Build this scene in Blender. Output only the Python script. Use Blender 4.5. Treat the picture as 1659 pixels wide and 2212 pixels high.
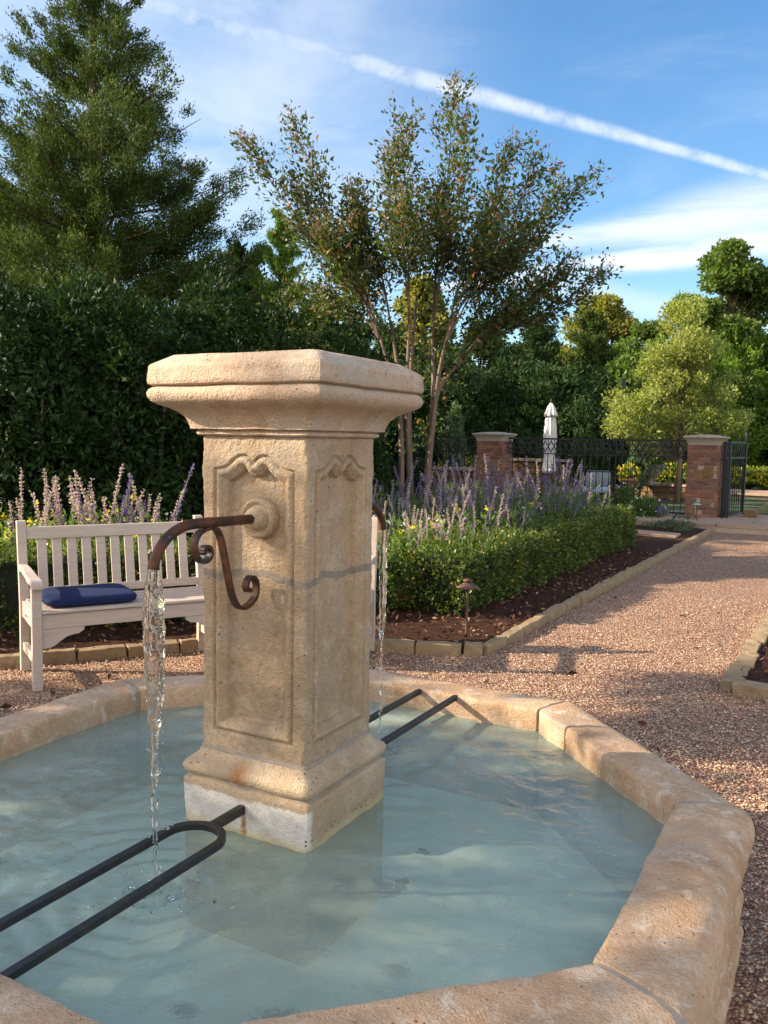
import bpy, math, random
import numpy as np
from mathutils import Vector, Matrix, noise as mnoise
random.seed(7); RNG=np.random.default_rng(7)
for o in list(bpy.data.objects): bpy.data.objects.remove(o)
S=bpy.context.scene; COL=S.collection
R=math.radians; PI=math.pi
# ------------------------------------------------------------ camera
FPX=1852.; PITCH=R(4.943); ROLL=R(1.009); CH=1.5
cam=bpy.data.cameras.new('camera'); co=bpy.data.objects.new('camera',cam); COL.objects.link(co)
cam.sensor_fit='HORIZONTAL'; cam.sensor_width=36; cam.lens=36*FPX/1659; cam.clip_start=.05; cam.clip_end=3000
fw=Vector((0,math.cos(PITCH),-math.sin(PITCH))); up=Vector((0,math.sin(PITCH),math.cos(PITCH))); rt=Vector((1,0,0))
r2=rt*math.cos(ROLL)+up*math.sin(ROLL); u2=-rt*math.sin(ROLL)+up*math.cos(ROLL)
co.matrix_world=Matrix(((r2.x,u2.x,-fw.x,0),(r2.y,u2.y,-fw.y,0),(r2.z,u2.z,-fw.z,CH),(0,0,0,1)))
S.camera=co
def ray(x,y): return fw+r2*((x-829.5)/FPX)-u2*((y-1106)/FPX)
def gz(x,y,z=0.):
    d=ray(x,y); return Vector((0,0,CH))+d*((z-CH)/d.z)
def gy(x,y,Y):
    d=ray(x,y); return Vector((0,0,CH))+d*(Y/d.y)
# ------------------------------------------------------------ world + sun
SUN=Vector((-.905,-.02,.425)).normalized()
ELEV=math.asin(SUN.z)
w=bpy.data.worlds.new('World'); S.world=w; w.use_nodes=True
nt=w.node_tree; nt.nodes.clear(); N=nt.nodes.new; Lk=nt.links.new
def wm(op,a,b=None,c=None):
    n=N('ShaderNodeMath'); n.operation=op
    for i,v in enumerate((a,b,c)):
        if v is None: continue
        if isinstance(v,(int,float)): n.inputs[i].default_value=v
        else: Lk(v,n.inputs[i])
    return n.outputs[0]
sky=N('ShaderNodeTexSky'); sky.sky_type='NISHITA'; sky.sun_disc=False; sky.sun_elevation=ELEV
sky.sun_rotation=math.atan2(SUN.x,SUN.y); sky.air_density=1.0; sky.dust_density=.6; sky.ozone_density=2.2
tc=N('ShaderNodeTexCoord')
def wdot(vec):
    n=N('ShaderNodeVectorMath'); n.operation='DOT_PRODUCT'; Lk(tc.outputs['Generated'],n.inputs[0]); n.inputs[1].default_value=vec; return n.outputs['Value']
def wnoise(scale,detail=6,rough=.6,sc=(1,1,1),dist=0):
    m=N('ShaderNodeMapping'); Lk(tc.outputs['Generated'],m.inputs[0]); m.inputs['Scale'].default_value=sc
    n=N('ShaderNodeTexNoise'); n.inputs['Scale'].default_value=scale; n.inputs['Detail'].default_value=detail; n.inputs['Roughness'].default_value=rough; n.inputs['Distortion'].default_value=dist
    Lk(m.outputs[0],n.inputs['Vector']); return n.outputs['Fac']
def wramp(v,a,b,oa=0,ob=1):
    n=N('ShaderNodeMapRange'); n.interpolation_type='SMOOTHSTEP'; Lk(v,n.inputs[0])
    for i,x in enumerate((a,b,oa,ob)): n.inputs[i+1].default_value=x
    return n.outputs[0]
def band(p,q,w0,w1,soft,warp=.01,wsc=9):
    """cloud band along the great circle through two sky directions; half-width w0 at p to w1 at q"""
    a=ray(*p).normalized(); b=ray(*q).normalized(); n=a.cross(b).normalized(); t=(b-a).normalized()
    dist=wdot(n); ns=wnoise(wsc,5,.6)
    dist=wm('ADD',dist,wm('MULTIPLY',wm('SUBTRACT',ns,.5),warp*2))
    along=wramp(wdot(t),a.dot(t),b.dot(t),0,1)
    half=wm('ADD',wm('MULTIPLY',along,w1-w0),w0)
    x=wm('DIVIDE',wm('ABSOLUTE',dist),half)
    return wramp(x,1+soft,max(0,1-soft),0,1), along
c1,al=band((450,44),(1659,380),.0105,.0042,.75,.0035,16)
c1=wm('MULTIPLY',c1,wramp(wnoise(26,6,.65),.25,.62,.25,1.))
c1=wm('MULTIPLY',c1,wramp(al,.0,.5,.50,.66))
c2,_=band((1130,530),(1659,455),.008,.026,.95,.008,6)
c2=wm('MULTIPLY',c2,wramp(wnoise(5,5,.6,(1,1,9)),.3,.62,.25,.8))
c2b,_=band((1060,606),(1659,522),.006,.016,.55,.004,8)
c2b=wm('MULTIPLY',c2b,wramp(wnoise(7,5,.6,(1,1,9)),.3,.6,.4,.9))
c2=wm('MULTIPLY',wm('MAXIMUM',c2,c2b),wramp(wdot(ray(1600,480).normalized()),.92,.975))
hz=wdot((0,0,1))
cir=wramp(wnoise(2.6,7,.62,(1,1,3.2),.6),.50,.85,0,.35)
lf=wramp(wdot(ray(60,200).normalized()),.86,.995,0,1)
cir=wm('ADD',wm('MULTIPLY',cir,.7),wm('MULTIPLY',lf,wramp(wnoise(4.5,6,.6,(1,1,2.5),.4),.3,.75,.12,.55)))
c4,_=band((500,455),(900,545),.006,.012,.9,.006,12)
tot=wm('MAXIMUM',wm('MAXIMUM',c1,c2),wm('MAXIMUM',wm('MINIMUM',cir,.75),wm('MULTIPLY',c4,.35)))
tot=wm('MULTIPLY',tot,wramp(hz,.0,.06))
mix=N('ShaderNodeMix'); mix.data_type='RGBA'; Lk(tot,mix.inputs[0]); 
hs=N('ShaderNodeHueSaturation'); hs.inputs['Saturation'].default_value=1.22; hs.inputs['Value'].default_value=1.0; Lk(sky.outputs[0],hs.inputs['Color'])
Lk(hs.outputs[0],mix.inputs[6]); mix.inputs[7].default_value=(4.6,4.8,5.1,1)
# added fill: unseen broken bright cloud behind the camera lifts and warms the shade
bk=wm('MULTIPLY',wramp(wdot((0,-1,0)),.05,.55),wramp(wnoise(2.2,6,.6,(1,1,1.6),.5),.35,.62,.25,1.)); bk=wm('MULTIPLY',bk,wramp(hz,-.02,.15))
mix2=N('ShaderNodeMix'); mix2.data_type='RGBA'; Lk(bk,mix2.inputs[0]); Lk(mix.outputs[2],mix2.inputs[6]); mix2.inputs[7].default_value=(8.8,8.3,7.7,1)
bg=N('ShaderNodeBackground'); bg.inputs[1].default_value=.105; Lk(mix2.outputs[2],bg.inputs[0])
out=N('ShaderNodeOutputWorld'); Lk(bg.outputs[0],out.inputs[0])
sl=bpy.data.lights.new('sun','SUN'); sl.energy=5.0; sl.angle=R(.53); sl.color=(1,.86,.66)
so=bpy.data.objects.new('sun',sl); COL.objects.link(so); so.rotation_euler=(-SUN).to_track_quat('-Z','Y').to_euler(); so.location=(-20,0,20)
S.view_settings.view_transform='Standard'; S.view_settings.look='None'; S.view_settings.gamma=1; S.view_settings.exposure=1.24
S.render.engine='CYCLES'; S.cycles.max_bounces=8; S.cycles.diffuse_bounces=3; S.cycles.transparent_max_bounces=12; S.cycles.caustics_refractive=False; S.cycles.caustics_reflective=False

# ------------------------------------------------------------ helpers
def tag(o,label=None,cat=None,group=None,kind=None):
    if label: o['label']=label
    if cat: o['category']=cat
    if group: o['group']=group
    if kind: o['kind']=kind
    return o
def empty(name,loc=(0,0,0),rz=0,label=None,cat=None,group=None):
    o=bpy.data.objects.new(name,None); COL.objects.link(o); o.location=loc; o.rotation_euler=(0,0,rz); o.empty_display_size=.1
    return tag(o,label,cat,group)
def copy_tree(o,parent=None):
    c=o.copy(); COL.objects.link(c)
    if parent: c.parent=parent
    for ch in list(o.children): copy_tree(ch,c)
    return c
class MB:
    def __init__(s): s.v=[]; s.f=[]; s.n=0
    def add(s,v,f):
        v=np.asarray(v,float).reshape(-1,3); s.v.append(v); s.f+= [tuple(i+s.n for i in q) for q in f]; s.n+=len(v); return s
    def box(s,c,d,rz=0,jit=0,M=None):
        x,y,z=[k/2 for k in d]; P=np.array([(-x,-y,-z),(x,-y,-z),(x,y,-z),(-x,y,-z),(-x,-y,z),(x,-y,z),(x,y,z),(-x,y,z)])
        if jit: P=P+RNG.uniform(-jit,jit,P.shape)
        if M is not None: P=P@np.array(M.to_3x3()).T
        cs,sn=math.cos(rz),math.sin(rz); P=P@np.array([[cs,sn,0],[-sn,cs,0],[0,0,1]])+np.array(c)
        return s.add(P,[(0,3,2,1),(4,5,6,7),(0,1,5,4),(1,2,6,5),(2,3,7,6),(3,0,4,7)])
    def beam(s,a,b,w,h):
        """square bar from a to b, w horizontal, h vertical-ish"""
        a=Vector(a); b=Vector(b); t=(b-a).normalized(); sd=t.cross(Vector((0,0,1)))
        if sd.length<1e-3: sd=Vector((1,0,0))
        sd.normalize(); u=sd.cross(t).normalized(); sd=sd*(w/2); u=u*(h/2)
        P=[a-sd-u,a+sd-u,a+sd+u,a-sd+u,b-sd-u,b+sd-u,b+sd+u,b-sd+u]
        return s.add([tuple(p) for p in P],[(0,1,2,3),(4,7,6,5),(0,4,5,1),(1,5,6,2),(2,6,7,3),(3,7,4,0)])
    def tube(s,pts,rad,seg=8,cap=True,square=False,flat=1.):
        P=np.array([tuple(p) for p in pts],float); n=len(P); rad=np.broadcast_to(np.asarray(rad,float),(n,))
        T=np.gradient(P,axis=0); T/=np.linalg.norm(T,axis=1)[:,None]+1e-12
        ref=np.array([0,0,1.]) if abs(T[0][2])<.9 else np.array([1.,0,0])
        a=np.cross(T[0],ref); a/=np.linalg.norm(a); V=[];
        for i in range(n):
            a=a-T[i]*(a@T[i]); a/=np.linalg.norm(a)+1e-12; b=np.cross(T[i],a)
            for k in range(seg):
                th=2*PI*(k+(.5 if square else 0))/seg; rr=rad[i]*(1.414 if square else 1)
                V.append(P[i]+rr*(math.cos(th)*a*flat+math.sin(th)*b))
        F=[(i*seg+k,i*seg+(k+1)%seg,(i+1)*seg+(k+1)%seg,(i+1)*seg+k) for i in range(n-1) for k in range(seg)]
        if cap: F+= [tuple(range(seg-1,-1,-1)),tuple((n-1)*seg+k for k in range(seg))]
        return s.add(V,F)
    def lathe(s,prof,c=(0,0,0),seg=24,fn=None):
        V=[];n=len(prof)
        for r,z in prof:
            for k in range(seg):
                th=2*PI*k/seg; rr=r*(fn(th,z) if fn else 1); V.append((c[0]+rr*math.cos(th),c[1]+rr*math.sin(th),c[2]+z))
        F=[(i*seg+k,i*seg+(k+1)%seg,(i+1)*seg+(k+1)%seg,(i+1)*seg+k) for i in range(n-1) for k in range(seg)]
        F+=[tuple(range(seg-1,-1,-1)),tuple((n-1)*seg+k for k in range(seg))]
        return s.add(V,F)
    def build(s,name,mat,parent=None,smooth=False,bevel=0):
        return mesh(name,np.concatenate(s.v) if s.v else np.zeros((0,3)),s.f,mat,parent,smooth,bevel)
def mesh(name,v,f,mat,parent=None,smooth=False,bevel=0):
    me=bpy.data.meshes.new(name); me.from_pydata([tuple(p) for p in np.asarray(v)],[],f); me.materials.append(mat)
    if smooth: me.polygons.foreach_set('use_smooth',[True]*len(me.polygons))
    o=bpy.data.objects.new(name,me); COL.objects.link(o)
    if parent: o.parent=parent
    if bevel:
        b=o.modifiers.new('bevel','BEVEL'); b.width=bevel; b.segments=2; b.limit_method='ANGLE'; b.angle_limit=R(35)
    return o
def quads(name,V,mat,parent=None,smooth=False):
    """V: (n,4,3) numpy of independent quads"""
    n=len(V); me=bpy.data.meshes.new(name); me.vertices.add(n*4); me.vertices.foreach_set('co',V.reshape(-1).astype(np.float32))
    me.loops.add(n*4); me.loops.foreach_set('vertex_index',np.arange(n*4,dtype=np.int32))
    me.polygons.add(n); me.polygons.foreach_set('loop_start',np.arange(0,n*4,4,dtype=np.int32)); me.polygons.foreach_set('loop_total',np.full(n,4,dtype=np.int32))
    me.update(calc_edges=True); me.validate(); me.materials.append(mat)
    o=bpy.data.objects.new(name,me); COL.objects.link(o)
    if parent: o.parent=parent
    return o
def unit(a): return a/(np.linalg.norm(a,axis=-1,keepdims=True)+1e-9)
def leafquads(P,D,ln,wd,spread=.6,fold=.25,var=.35):
    """rhombic leaves at P pointing along D (jittered)"""
    n=len(P); D=unit(unit(D)+RNG.normal(0,spread,(n,3))); A=unit(np.cross(D,RNG.normal(0,1,(n,3)))); B=np.cross(D,A)
    s=1+RNG.uniform(-var,var,n)[:,None]; L=ln*s; Wd=wd*s
    mid=P+D*L*.45; V=np.stack([P,mid+A*Wd*.5+B*Wd*fold,P+D*L,mid-A*Wd*.5+B*Wd*fold],1); return V
def sph(n): return unit(RNG.normal(0,1,(n,3)))
def grid_faces(nx,ny,off=0): return [(off+j*nx+i,off+j*nx+i+1,off+(j+1)*nx+i+1,off+(j+1)*nx+i) for j in range(ny-1) for i in range(nx-1)]

# ------------------------------------------------------------ material kit
class MT:
    def __init__(s,name):
        s.m=bpy.data.materials.new(name); s.m.use_nodes=True; s.t=s.m.node_tree; s.t.nodes.clear(); s.tc=s.t.nodes.new('ShaderNodeTexCoord')
    def n(s,t,**k):
        x=s.t.nodes.new(t)
        for a,b in k.items(): setattr(x,a,b)
        return x
    def l(s,a,b): s.t.links.new(a,b)
    def _in(s,inp,v):
        if isinstance(v,bpy.types.NodeSocket): s.l(v,inp)
        elif isinstance(v,tuple) and len(v)==3 and inp.type=='RGBA': inp.default_value=(*v,1)
        else: inp.default_value=v
    def math(s,op,a,b=0.,c=0.):
        x=s.n('ShaderNodeMath',operation=op)
        for i,v in enumerate((a,b,c)): s._in(x.inputs[i],v)
        return x.outputs[0]
    def noise(s,scale,detail=4,rough=.55,sc=None,dist=0,co='Object',vec=None,color=False):
        v=vec if vec else s.tc.outputs[co]
        if sc:
            m=s.n('ShaderNodeMapping'); s.l(v,m.inputs[0]); m.inputs['Scale'].default_value=sc; v=m.outputs[0]
        x=s.n('ShaderNodeTexNoise'); s.l(v,x.inputs['Vector']); x.inputs['Scale'].default_value=scale; x.inputs['Detail'].default_value=detail; x.inputs['Roughness'].default_value=rough; x.inputs['Distortion'].default_value=dist
        return x.outputs['Color' if color else 'Fac']
    def vor(s,scale,feature='F1',co='Object',out='Distance',rnd=1.):
        x=s.n('ShaderNodeTexVoronoi',feature=feature); s.l(s.tc.outputs[co],x.inputs['Vector']); x.inputs['Scale'].default_value=scale; x.inputs['Randomness'].default_value=rnd
        return x.outputs[out]
    def ramp(s,v,a,b,oa=0.,ob=1.):
        x=s.n('ShaderNodeMapRange'); s._in(x.inputs[0],v)
        for i,q in enumerate((a,b,oa,ob)): x.inputs[i+1].default_value=q
        return x.outputs[0]
    def mix(s,f,a,b,mode='MIX'):
        x=s.n('ShaderNodeMix',data_type='RGBA',blend_type=mode); s._in(x.inputs[0],f); s._in(x.inputs[6],a); s._in(x.inputs[7],b); return x.outputs[2]
    def cr(s,v,stops):
        x=s.n('ShaderNodeValToRGB'); s.l(v,x.inputs[0]); e=x.color_ramp.elements
        while len(e)<len(stops): e.new(.5)
        for k,(p,c) in enumerate(stops): e[k].position=p; e[k].color=(*c,1)
        return x.outputs[0]
    def bump(s,h,st=.5,d=.01,nrm=None):
        x=s.n('ShaderNodeBump'); s.l(h,x.inputs['Height']); x.inputs['Strength'].default_value=st; x.inputs['Distance'].default_value=d
        if nrm: s.l(nrm,x.inputs['Normal'])
        return x.outputs[0]
    def pr(s,col,rough=.7,nrm=None,metal=0,spec=.4,**k):
        b=s.n('ShaderNodeBsdfPrincipled'); s._in(b.inputs['Base Color'],col); s._in(b.inputs['Roughness'],rough); s._in(b.inputs['Metallic'],metal); s._in(b.inputs['Specular IOR Level'],spec)
        for a,v in k.items(): s._in(b.inputs[a],v)
        if nrm: s.l(nrm,b.inputs['Normal'])
        return b.outputs[0]
    def done(s,sh):
        o=s.n('ShaderNodeOutputMaterial'); s.l(sh,o.inputs[0]); return s.m
    def xyz(s):
        x=s.n('ShaderNodeSeparateXYZ'); s.l(s.tc.outputs['Object'],x.inputs[0]); return x.outputs
    def blob(s,c,r,soft=.5):
        """mask 1 near object-space point c"""
        x=s.n('ShaderNodeVectorMath',operation='SUBTRACT'); s.l(s.tc.outputs['Object'],x.inputs[0]); x.inputs[1].default_value=c
        y=s.n('ShaderNodeVectorMath',operation='DIVIDE'); s.l(x.outputs[0],y.inputs[0]); y.inputs[1].default_value=r
        z=s.n('ShaderNodeVectorMath',operation='LENGTH'); s.l(y.outputs[0],z.inputs[0])
        d=s.math('ADD',z.outputs['Value'],s.math('MULTIPLY',s.math('SUBTRACT',s.noise(60,5,.75),.5),1.8))
        return s.ramp(d,1.,1-soft,0.,1.)

def stone(name,a,b,c,stain=(.20,.12,.06),bs=1.,extra=None,big=2.2):
    m=MT(name); n1=m.noise(big,5,.6,dist=.4); n2=m.noise(11,6,.65); n3=m.noise(60,4,.7); n4=m.noise(190,2,.6)
    col=m.mix(m.ramp(n1,.35,.65),a,b); col=m.mix(m.ramp(n2,.5,.72,0,.85),col,c)
    col=m.mix(m.math('MULTIPLY',m.ramp(n3,.52,.72,0,.55),m.ramp(n2,.3,.6)),col,stain)
    col=m.mix(m.ramp(n4,.42,.66,0,.42),col,tuple(x*.5 for x in a))
    pit=m.ramp(m.vor(44),.04,.13,1,0); pit=m.math('MULTIPLY',pit,m.ramp(m.noise(9,2),.50,.56))
    col=m.mix(m.math('MULTIPLY',pit,.75),col,(.12,.07,.04))
    gw=m.noise(3.4,6,.68,dist=.5); col=m.mix(m.ramp(gw,.52,.70,0,.6),col,tuple(.78*(a[0]*.38+a[1]*.36+a[2]*.26)*q for q in (1.08,1.,.86)))
    st=m.noise(16,4,.6,sc=(1,1,.14),dist=.3); col=m.mix(m.math('MULTIPLY',m.ramp(st,.5,.7,0,.5),m.ramp(n1,.4,.6)),col,tuple(x*.62 for x in b))
    if extra: col=extra(m,col)
    h=m.math('ADD',m.math('MULTIPLY',n2,.22),m.math('MULTIPLY',n3,.42)); h=m.math('ADD',h,m.math('MULTIPLY',n4,.40)); h=m.math('SUBTRACT',h,m.math('MULTIPLY',pit,.6))
    return m.done(m.pr(col,.85,m.bump(h,.9*bs,.012),spec=.25))
LIME=((.50,.365,.24),(.40,.28,.175),(.60,.475,.345))
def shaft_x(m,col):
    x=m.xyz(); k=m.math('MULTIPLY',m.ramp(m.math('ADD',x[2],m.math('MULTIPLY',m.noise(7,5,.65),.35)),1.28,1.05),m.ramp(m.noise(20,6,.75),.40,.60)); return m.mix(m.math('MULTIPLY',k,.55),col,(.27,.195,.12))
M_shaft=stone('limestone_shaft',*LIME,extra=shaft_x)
M_cap=stone('limestone_cap',(.60,.44,.315),(.49,.34,.23),(.68,.54,.42))
def torus_x(m,col): 
    k=m.blob((-.02,-.205,.57),(.040,.06,.050),.9); return m.mix(m.math('MULTIPLY',k,.85),col,(.36,.13,.03))
M_torus=stone('limestone_base_moulding',*LIME,extra=torus_x)
def plinth_x(m,col):
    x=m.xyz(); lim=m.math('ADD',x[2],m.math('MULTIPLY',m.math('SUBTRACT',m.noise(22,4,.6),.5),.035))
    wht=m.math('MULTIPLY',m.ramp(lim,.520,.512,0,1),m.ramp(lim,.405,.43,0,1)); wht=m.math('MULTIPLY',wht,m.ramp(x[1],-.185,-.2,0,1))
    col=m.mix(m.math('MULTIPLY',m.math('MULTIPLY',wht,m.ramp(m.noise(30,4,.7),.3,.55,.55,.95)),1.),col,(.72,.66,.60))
    y=m.math('MULTIPLY',m.ramp(lim,.445,.42),.5); col=m.mix(y,col,(.60,.52,.24))
    k=m.blob((.004,-.215,.450),(.014,.03,.055),.8); col=m.mix(m.math('MULTIPLY',k,.9),col,(.33,.11,.02))
    d=m.math('MULTIPLY',m.ramp(m.vor(60),.25,.12),m.math('MULTIPLY',m.ramp(lim,.465,.455),m.ramp(lim,.428,.436))); d=m.math('MULTIPLY',d,m.ramp(x[0],.19,.2))
    return m.mix(d,col,(.06,.025,.01))
M_plinth=stone('limestone_plinth',*LIME,extra=plinth_x)
def rim_x(m,col):
    x=m.xyz(); k=m.math('MULTIPLY',m.ramp(m.noise(26,7,.78),.50,.60),m.ramp(m.noise(5,4,.6),.38,.62)); col=m.mix(m.math('MULTIPLY',k,.62),col,(.40,.205,.10))
    k=m.math('MULTIPLY',m.ramp(m.noise(14,6,.7,dist=.8),.56,.66),.55); col=m.mix(k,col,(.78,.64,.50))
    ln_=m.n('ShaderNodeVectorMath',operation='LENGTH'); m.l(m.tc.outputs['Object'],ln_.inputs[0])
    return m.mix(m.math('MULTIPLY',m.ramp(x[2],.425,.395,0,.6),m.ramp(ln_.outputs['Value'],1.22,1.18)),col,(.52,.47,.33))
M_rim=stone('limestone_rim',(.64,.43,.27),(.50,.30,.165),(.74,.56,.41),stain=(.30,.14,.065),extra=rim_x,big=3)
def mk_simple(name,col,rough=.7,var=.15,scale=20,bs=.3,bd=.004,metal=0,spec=.4,sc=None):
    m=MT(name); n=m.noise(scale,5,.6,sc=sc); c=m.mix(m.ramp(n,.3,.7),tuple(x*(1-var) for x in col),tuple(min(1,x*(1+var)) for x in col))
    return m.done(m.pr(c,rough,m.bump(n,bs,bd),metal,spec))
M_mortar=mk_simple('grey_mortar',(.32,.265,.215),.95,.15,40)
M_mortard=mk_simple('damp_grey_mortar',(.235,.195,.155),.95,.15,40)
def rusty():
    m=MT('rusty_iron'); n=m.noise(18,6,.65); n2=m.noise(90,3,.6)
    c=m.mix(m.ramp(n,.42,.64),(.030,.018,.015),(.15,.048,.018)); c=m.mix(m.ramp(n2,.62,.75,0,.5),c,(.30,.13,.05))
    return m.done(m.pr(c,m.ramp(n,.3,.7,.4,.8),m.bump(n2,.35,.003),.35,.5))
M_rust=rusty()
def iron():
    m=MT('black_iron'); n=m.noise(30,5,.6,sc=(1,1,1)); n2=m.noise(120,3)
    c=m.mix(m.ramp(n,.5,.75,0,.6),(.016,.0145,.013),(.06,.036,.024)); return m.done(m.pr(c,m.ramp(n2,.3,.7,.25,.5),m.bump(n2,.25,.002),.2,.6))
M_iron=iron()
M_fence=mk_simple('fence_black_paint',(.017,.016,.016),.5,.2,20,.1)
M_bronze=mk_simple('bronze_light_metal',(.12,.065,.045),.55,.25,30,.2,.002,.4)
def wood():
    m=MT('pale_teak'); n=m.noise(6,6,.6,sc=(1,14,14)); n2=m.noise(2,3,.5); 
    c=m.mix(m.ramp(n,.3,.7),(.42,.33,.27),(.54,.44,.37)); c=m.mix(m.ramp(n2,.4,.7,0,.35),c,(.42,.31,.25)); return m.done(m.pr(c,.75,m.bump(n,.25,.002),spec=.25))
M_wood=wood()
M_woodv=M_wood
def cloth(name,col):
    m=MT(name); a=m.noise(160,2,.5); b=m.noise(7,3,.5); c=m.mix(m.ramp(b,.3,.7),tuple(x*.9 for x in col),tuple(x*1.1 for x in col)); return m.done(m.pr(c,.9,m.bump(a,.3,.0015),spec=.2))
M_navy=cloth('navy_canvas',(.011,.020,.068))
M_white=cloth('white_canvas',(.72,.68,.66)); M_lcush=cloth('pale_blue_cushion',(.42,.50,.60))
def foliage(name,a,b,c,tr=.35,gloss=.5,rough=.45,big=1.2,dead=None):
    m=MT(name); g=m.n('ShaderNodeNewGeometry'); r=g.outputs['Random Per Island']; n=m.noise(big,3,.5)
    col=m.mix(r,a,b); col=m.mix(m.ramp(n,.4,.65,0,.8),col,c)
    if dead: col=m.mix(m.ramp(r,.93,.95),col,dead)
    p=m.pr(col,rough,spec=gloss); t=m.n('ShaderNodeBsdfTranslucent'); tc=m.mix(1.,col,(1.5,1.6,.7),'MULTIPLY'); m.l(tc,t.inputs[0])
    x=m.n('ShaderNodeMixShader'); x.inputs[0].default_value=tr; m.l(p,x.inputs[1]); m.l(t.outputs[0],x.inputs[2]); return m.done(x.outputs[0])
M_cedar=foliage('cedar_sprays',(.028,.058,.018),(.12,.15,.030),(.048,.078,.020),.2,.15,.7,.6)
M_laurel=foliage('laurel_leaves',(.013,.030,.010),(.034,.066,.016),(.018,.040,.012),.2,.15,.55,.8)
M_myrtle=foliage('crape_myrtle_leaves',(.045,.085,.020),(.10,.115,.032),(.062,.085,.024),.38,.35,.5,.8,(.34,.15,.05))
M_seed=foliage('seed_heads',(.20,.12,.08),(.26,.17,.11),(.22,.13,.09),.3,.2,.7)
M_box=foliage('boxwood_leaves',(.042,.085,.014),(.13,.175,.026),(.085,.12,.02),.33,.45,.4,2.5,(.32,.22,.05))
M_salvl=foliage('salvia_leaves',(.07,.125,.032),(.13,.20,.05),(.09,.15,.04),.4,.25,.6)
M_salvf=foliage('salvia_violet_flowers',(.11,.065,.30),(.21,.14,.40),(.16,.11,.30),.3,.1,.8)
M_salvd=foliage('salvia_faded_calyces',(.56,.45,.48),(.38,.28,.40),(.46,.35,.44),.4,.1,.8)
M_border=foliage('border_leaves',(.15,.23,.045),(.26,.34,.075),(.19,.27,.06),.45,.3,.5)
M_wfl=mk_simple('white_petals',(.78,.76,.66),.8,.05); M_yfl=foliage('yellow_petals',(.62,.46,.04),(.74,.55,.05),(.64,.50,.05),.3,.1,.8)
M_lant=foliage('yellow_bed_leaves',(.10,.15,.03),(.18,.24,.04),(.13,.18,.03),.35,.3,.5)
M_oak=foliage('oak_leaves',(.070,.12,.025),(.14,.20,.04),(.10,.155,.03),.35,.35,.5,.5)
M_honey=foliage('pale_green_leaves',(.20,.24,.06),(.33,.34,.10),(.25,.28,.075),.45,.3,.5,1.)
M_gold=foliage('golden_leaves',(.20,.20,.05),(.31,.26,.06),(.16,.18,.04),.4,.3,.5,.5)
M_bright=foliage('bright_juniper',(.10,.19,.026),(.17,.26,.036),(.13,.21,.03),.3,.2,.6,.6)
M_dark=foliage('dark_conifer',(.022,.05,.018),(.05,.085,.024),(.035,.065,.02),.2,.15,.7,.4)
M_jun=foliage('blue_juniper',(.09,.15,.075),(.16,.22,.11),(.12,.18,.09),.25,.2,.6,2)
M_grey=foliage('grey_thyme',(.10,.13,.08),(.17,.19,.12),(.13,.15,.09),.3,.2,.7)
M_bark=mk_simple('dark_bark',(.085,.055,.038),.9,.35,9,.8,.02,sc=(3,3,.6))
M_mybark=mk_simple('smooth_myrtle_bark',(.17,.11,.08),.6,.3,5,.3,.01,sc=(2,2,.5))
M_core=mk_simple('inner_shade_fill',(.010,.013,.006),.95,.4,8,.8,.05)  # near-black colour standing in for the shade inside hedges and crowns
M_stem=mk_simple('green_stem',(.16,.19,.07),.8,.2)
M_edge=stone('edging_sandstone',(.36,.255,.145),(.27,.185,.10),(.43,.33,.20),big=5)
M_flag=stone('flagstone',(.42,.29,.20),(.36,.24,.17),(.47,.35,.25),big=1.3,bs=.5)
M_pcap=stone('cast_stone_cap',(.45,.38,.30),(.38,.32,.25),(.5,.43,.35),big=4,bs=.4)
M_quoin=stone('sandstone_block',(.25,.135,.06),(.18,.10,.05),(.30,.18,.085),big=6,bs=.6)
M_terra=mk_simple('terracotta',(.33,.14,.08),.85); M_urn=mk_simple('urn_stone',(.30,.25,.21),.85,.2)
M_purple=mk_simple('purple_enamel',(.13,.035,.30),.35,.1); M_rubber=mk_simple('black_rubber',(.02,.02,.02),.6)
M_siding=mk_simple('pale_siding',(.50,.47,.42),.85,.08); M_roof=mk_simple('grey_shingles',(.10,.09,.085),.9,.2); M_glassw=mk_simple('dark_window_glass',(.03,.04,.05),.1,.1,spec=.8)
def brick():
    m=MT('red_brick'); g=m.n('ShaderNodeNewGeometry'); r=g.outputs['Random Per Island']; n=m.noise(35,5,.6)
    c=m.cr(r,[(0,(.10,.055,.045)),(.25,(.20,.075,.05)),(.5,(.165,.085,.062)),(.75,(.27,.115,.07)),(1,(.135,.085,.07))])
    c=m.mix(m.ramp(n,.45,.75,0,.35),c,(.30,.22,.17)); return m.done(m.pr(c,.9,m.bump(n,.5,.004),spec=.2))
M_brick=brick(); M_bmortar=mk_simple('brick_mortar',(.40,.30,.24),.95,.1)
def gravel():
    m=MT('pea_gravel'); v=m.n('ShaderNodeTexVoronoi'); m.l(m.tc.outputs['Object'],v.inputs['Vector']); v.inputs['Scale'].default_value=80
    x=m.n('ShaderNodeSeparateColor'); m.l(v.outputs['Color'],x.inputs[0]); r=x.outputs[0]
    c=m.cr(r,[(0,(.12,.06,.04)),(.2,(.28,.125,.075)),(.45,(.46,.24,.135)),(.75,(.60,.385,.235)),(1,(.72,.58,.42))])
    c=m.mix(m.ramp(m.noise(.8,4,.6),.4,.7,0,.3),c,(.26,.14,.10))
    e=m.ramp(v.outputs['Distance'],.3,.75); c=m.mix(m.math('MULTIPLY',e,.45),c,(.07,.04,.035))
    h=m.math('ADD',m.ramp(v.outputs['Distance'],0,.7,1,0),m.math('MULTIPLY',r,.7)); return m.done(m.pr(c,.8,m.bump(h,1.,.014),spec=.3))
M_gravel=gravel()
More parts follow.
